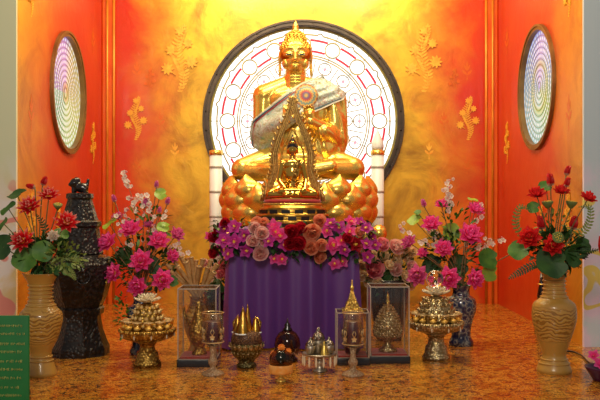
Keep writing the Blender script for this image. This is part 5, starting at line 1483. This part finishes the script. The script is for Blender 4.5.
# ------------------------------------------------------------------ bowl with gold cones
d = 5.15; s = d/F; yb = 205+F/d; c = P(246.5, 0, d); L = Vector((c.x, d, 0)); H = lambda y: (369-y)*s
bw = thing('offering_bowl', tuple(L), 'footed gold bowl with leaf band before the purple cloth, left side', 'bowl')
MB().lathe([(9.5*s,0),(10*s,H(367)),(7.5*s,H(364)),(9*s,H(361)),(13*s,H(358)),(15*s,H(354)),(16*s,H(349)),(17*s,H(347)),(17*s,H(345)),(14*s,H(346))], tuple(L), 36).build('bowl_body', M['bowl_gold'], bw)
mb = MB()
for j, (y, r) in enumerate(((357,12.6),(350.5,15.2))):
    for k in range(18):
        a = 2*PI*(k+.5*j)/18; mb.petal(6.5*s, 2.2*s, .32, -.1, .3, a, base_r=(r+1.2)*s, z0=H(y), nt=4, nu=2, M=Matrix.Translation(L))
        mb.ell(L+Vector((math.cos(a)*(r+2.2)*s, math.sin(a)*(r+2.2)*s, H(y-3))), 1.0*s, 6)
mb.build('leaf_band', M['silver_gold'], bw)
rc_ = thing('rice_mound', tuple(L+Vector((0,0,H(346)))), 'brown beaded mound filling the gold bowl', 'offering')
mb = MB().lathe([(15*s,0),(15.5*s,3*s),(15*s,8*s),(13*s,12*s),(6*s,13.5*s)], tuple(L+Vector((0,0,H(346)))), 30)
mb.build('mound', mat_carved('brown beads', (.30,.14,.05), (.08,.035,.02), .45, .3, 110, .8, .006), rc_)
zm = H(346)+12.5*s
for (dx, dy, hh, rr, lab) in ((-3, -6, 27, 7.5, 'tall gold cone at front on the brown mound'), (1, 3, 29, 5.0, 'tallest slim gold cone behind the front cone on the mound'), (-9, 4, 18, 5.5, 'short gold cone at left on the brown mound'), (9, 2, 17, 5.5, 'short gold cone at right on the brown mound')):
    c_ = L+Vector((dx*s, dy*s, zm-2*s)); t = thing('gold_cone', tuple(c_), lab, 'cone', 'gold cones on the brown mound')
    MB().lathe([(rr*s,0),(rr*.97*s,1.2*s),(rr*.55*s,hh*.5*s),(rr*.28*s,hh*.8*s),(.1*s,hh*s)], tuple(c_), 12, flute=.10, nfl=6).build('cone', M['gold_folded'] if 'gold_folded' in M else M['gold_dark'], t)
    MB().tube([c_+Vector((rr*s*math.cos(k*PI/8), rr*s*math.sin(k*PI/8), .6*s)) for k in range(16)], .8*s, 6, closed=True).build('white_hem', M['white'], t)
for (sg, lab) in ((-1, 'left curled gold crest at the back of the brown mound'), (1, 'right curled gold crest at the back of the brown mound')):
    c_ = L+Vector((sg*9*s, 8*s, zm-4*s)); t = MB().tube([c_, c_+Vector((sg*3*s,0,6*s)), c_+Vector((sg*4*s,0,12*s)), c_+Vector((sg*1*s,0,16*s)), c_+Vector((-sg*2*s,0,15*s)), c_+Vector((-sg*2.5*s,0,12*s))], [2.4*s,2.2*s,1.9*s,1.6*s,1.2*s,.4*s], 8).build('gold_crest', M['gold_carved'], origin=tuple(c_))
    tag(t, lab, 'ornament', 'gold crests on the brown mound')

# ------------------------------------------------------------------ small orange jar with marigolds
d = 4.73; s = d/F; c = P(281, 0, d); L = Vector((c.x, d, 0)); H = lambda y: (381-y)*s
oj = thing('marigold_cup', tuple(L), 'small orange footed glass cup, frontmost on the floor', 'cup')
MB().lathe([(5.5*s,0),(5.5*s,1*s),(2.6*s,2.5*s),(2.4*s,5*s),(4*s,6.5*s)], tuple(L), 20).build('gold_foot', M['gold'], oj)
MB().lathe([(4*s,6.5*s),(11*s,8*s),(12*s,10*s),(12*s,16*s),(11.4*s,17*s)], tuple(L), 28).build('orange_band', mat('orange glaze', (.85,.33,.05), .3, 0, (.90,.45,.12), 30), oj)
MB().lathe([(11.4*s,17*s),(11.6*s,24*s),(10*s,29*s),(5*s,32*s)], tuple(L), 28).build('glass_dome', M['tintglass'], oj)
MB().ell(L+Vector((0,0,24*s)), (5.5*s,5.5*s,7*s), 16).build('green_figure', mat('dark green jade', (.01,.06,.035), .2, 0, (.01,.03,.02), 10), oj)
for (dx, dz, r, lab) in ((-7.5, 28, 3.6, 'orange marigold at left on the small orange cup'), (0.5, 34, 4.2, 'topmost orange marigold on the small orange cup'), (7.2, 30, 3.8, 'orange marigold at right on the small orange cup')):
    p = L+Vector((dx*s, -2*s, dz*s)); t = thing('marigold', tuple(p), lab, 'flower', 'marigolds on the small orange cup')
    mb = MB()
    for j, (n_, a0) in enumerate(((10,1.5),(10,1.1),(8,.75),(6,.4))):
        for k in range(n_): mb.petal(r*s*(1-.08*j), r*.30*s, a0, .3, .2, 2*PI*(k+.5*j)/n_, nt=3, nu=2, M=Matrix.Translation(p) @ look((0,-.8,.6)).to_matrix().to_4x4())
    mb.ell(p, r*.6*s, 10); mb.build('petals', M['orange'], t)

# ------------------------------------------------------------------ dark glass globe with a seated figure
d = 5.35; s = d/F; c = P(287.5, 0, d); yb = 205+F/d; L = Vector((c.x, d, 0)); H = lambda y: (yb-y)*s
gg = thing('glass_globe', tuple(L), 'dark glass globe with a pointed top, before the middle of the purple cloth', 'ornament')
MB().lathe([(10*s,0),(10.5*s,2*s),(8*s,4*s),(7*s,H(355))], tuple(L), 28).build('globe_base', M['wood_plain'], gg)
MB().lathe([(6*s,H(357)),(11*s,H(353)),(13.2*s,H(345)),(12*s,H(338)),(9*s,H(333)),(4.5*s,H(330))], tuple(L), 32).build('globe', M['tintglass'], gg)
MB().lathe([(4.6*s,H(330.5)),(5*s,H(329)),(3*s,H(327)),(3.4*s,H(325)),(1.2*s,H(322)),(.2*s,H(318))], tuple(L), 16).build('finial', M['wood_plain'], gg)
fg = MB(); fg.ell(L+Vector((0,0,H(350))), (8*s,5*s,3.5*s)); fg.ell(L+Vector((0,0,H(344))), (4*s,3*s,6*s)); fg.ell(L+Vector((0,0,H(336.5))), (2.3*s,2.3*s,2.8*s)); fg.cap(L+Vector((-4*s,0,H(341))), L+Vector((-5*s,-3*s,H(348))), 1.4*s, 1.1*s, 8); fg.cap(L+Vector((4*s,0,H(341))), L+Vector((5*s,-3*s,H(348))), 1.4*s, 1.1*s, 8)
fgt = thing('seated_figurine', tuple(L+Vector((0,0,H(355)))), 'tiny dark seated figure inside the glass globe', 'figurine')
blob(fg, 'body', mat('dark bronze', (.16,.05,.02), .3, .8), fgt, .0035, 1)

# ------------------------------------------------------------------ silver dish with crystal offerings
d = 5.03; s = d/F; c = P(319.5, 0, d); yb = 205+F/d; L = Vector((c.x, d, 0)); H = lambda y: (yb-y)*s
sd_ = thing('silver_dish', tuple(L), 'silver pedestal dish with hanging pendants right of the dark globe', 'dish')
MB().lathe([(8*s,0),(8*s,1*s),(4.5*s,3*s),(4*s,H(364)),(5.5*s,H(362)),(3.2*s,H(360)),(3.2*s,H(357)),(16*s,H(355)),(17.2*s,H(353.5)),(17*s,H(352.5)),(14*s,H(354))], tuple(L), 36).build('dish_body', M['silver'], sd_)
for k in range(14):
    a = 2*PI*k/14; q = L+Vector((math.cos(a)*16.6*s, math.sin(a)*16.6*s, H(354.5)))
    MB().lathe([(.3*s,0),(.8*s,-2*s),(1.2*s,-6*s),(.9*s,-9*s),(.1*s,-11*s)], tuple(q), 8).build('pendant', M['crystal'], sd_)
def lidded(px_off, dy, w, h, lab):
    c_ = L+Vector((px_off*s, dy*s, H(354)+.001)); t = thing('lidded_jar', tuple(c_), lab, 'jar', 'small lidded silver jars on the silver dish')
    MB().lathe([(w*.6*s,0),(w*.7*s,.6*s),(w*s,h*.3*s),(w*s,h*.5*s),(w*.9*s,h*.52*s)], tuple(c_), 20, flute=.05, nfl=8).build('jar_body', M['silver'], t)
    MB().lathe([(w*.95*s,h*.52*s),(w*1.02*s,h*.56*s),(w*.7*s,h*.75*s),(w*.3*s,h*.84*s),(w*.34*s,h*.9*s),(.1*s,h*s)], tuple(c_), 20).build('lid', M['silver_carved'], t)
M['silver_carved'] = mat_carved('silver relief', (.66,.60,.50), (.18,.14,.10), .25, 1, 80, .7, .005)
lidded(-9, -2, 5.2, 17, 'lidded silver jar at left on the silver dish')
lidded(9.5, 1, 5.4, 17, 'lidded silver jar at right on the silver dish')
lidded(-1, 5, 6.8, 26, 'tallest lidded silver jar at the back of the silver dish')
c_ = L+Vector((4.5*s, -7*s, H(354)+.001)); t = thing('gold_cone', tuple(c_), 'orange gold cone at front on the silver dish', 'cone')
MB().lathe([(4*s,0),(3.8*s,1*s),(2*s,8*s),(.1*s,14*s)], tuple(c_), 12, flute=.1, nfl=6).build('cone', M['gold'], t)

# ------------------------------------------------------------------ dark ornament behind right vase, cable, bowl at right edge
d = 6.55; s = d/F; c = P(541.5, 0, d); L = Vector((c.x, d, 0)); yb = 205+F/d
ot = thing('dark_bottle', tuple(L), 'dark tall ornament with gold bands half hidden behind right vase', 'ornament')
MB().lathe([(7*s,0),(7*s,3*s),(5*s,8*s),(5.5*s,18*s),(3.5*s,26*s),(4.5*s,36*s),(2.5*s,48*s),(1*s,60*s)], tuple(L), 20).build('bottle_body', M['wood_plain'], ot)
for z in (8, 26, 48): MB().tube([L+Vector((5.4*s*(1-z/110)*math.cos(k*PI/8), 5.4*s*(1-z/110)*math.sin(k*PI/8), z*s)) for k in range(16)], .8*s, 6, closed=True).build('gold_band', M['gold'], ot)
g = lambda px, py: Vector(((px-300)/(py-205), F/(py-205), .008))
cab = MB().tube(spl([tuple(g(*p)) for p in ((556,350),(566,352),(574,353),(582,357),(588,363),(596,366),(606,366))], 6), .006, 8).build('power_cable', M['black'], origin=tuple(g(566,352)))
tag(cab, 'black cable lying on the floor right of the right cream vase', 'cable')
L = Vector(((598-300)/(381-205), F/(381-205), 0)); L.x = (604-300)*4.75/F; L.y = 4.75; s = 4.75/F
bw = thing('purple_bowl', tuple(L), 'dark purple bowl cut by the lower right photo corner', 'bowl')
MB().lathe([(10*s,0),(11*s,1*s),(14*s,6*s),(18*s,12*s),(19*s,14*s),(17*s,13*s),(10*s,4*s)], tuple(L), 32).build('bowl_body', mat('dark purple glaze', (.08,.008,.05), .3, 0, (.05,.005,.04)), bw)
p = L+Vector((-4*s, -2*s, 17*s)); o = inst('orchid', LIB['orchidm'], None, p, look((-.5,-.7,.6)), 8*s)
tag(o, 'magenta flower in the purple bowl at the lower right corner', 'flower')
p = L+Vector((-9*s, 4*s, 24*s)); o = inst('orchid', LIB['orchidm'], None, p, look((-.5,-.7,.8)), 7*s)
tag(o, 'upper magenta flower above the purple bowl by right photo edge', 'flower')

# ------------------------------------------------------------------ green sign at lower left
d = 4.22; s = d/F; xr = (29.5-300)*s; zt = 1-(315.5-205)*s
sg = thing('sign_board', (xr-.15, d, 0), 'green sign board with rows of gold writing, standing at the lower left corner', 'sign')
autosmooth(MB().bbox(xr-.30, xr, d-.008, d+.008, .004, zt, .004).build('panel', mat('green board', (.012,.20,.045), .45, 0, (.010,.16,.035), 6), sg))
MB().tube([(xr-.25,d+.01,zt-.08),(xr-.25,d+.16,0.006),(xr-.05,d+.16,0.006),(xr-.05,d+.01,zt-.08)], .006, 8).build('easel_stand', M['black'], sg)
# writing: illegible at this size, drawn as rows of short looping strokes
rnd = random.Random(11); mlet = mat('gold lettering', (.85,.74,.20), .4, .0)
for r_, py in enumerate((325.5,333.5,343.5,351.5,361,369,377.5,387,395)):
    mb = MB(); z = 1-(py-205)*s; x = xr-.012-rnd.uniform(.0,.05)
    while x > xr-.28:
        w = rnd.uniform(.006,.010); h = rnd.uniform(.005,.0075); y = d-.0095; q = rnd.randint(0,2)
        pts = {0: [(x-w,z-h),(x-w,z+h),(x-w*.2,z+h),(x-w*.2,z-h)], 1: [(x-w,z+h*.6),(x-w*.6,z-h),(x-w*.2,z+h),(x,z-h*.8)], 2: [(x-w*.8,z-h),(x-w*.9,z+h*.8),(x-w*.4,z+h),(x-w*.3,z)]}[q]
        mb.tube([(a, y, b) for a, b in pts], .0011, 4)
        x -= w+(.004 if rnd.random() < .85 else .012)
    mb.build('line_of_writing', mlet, sg)
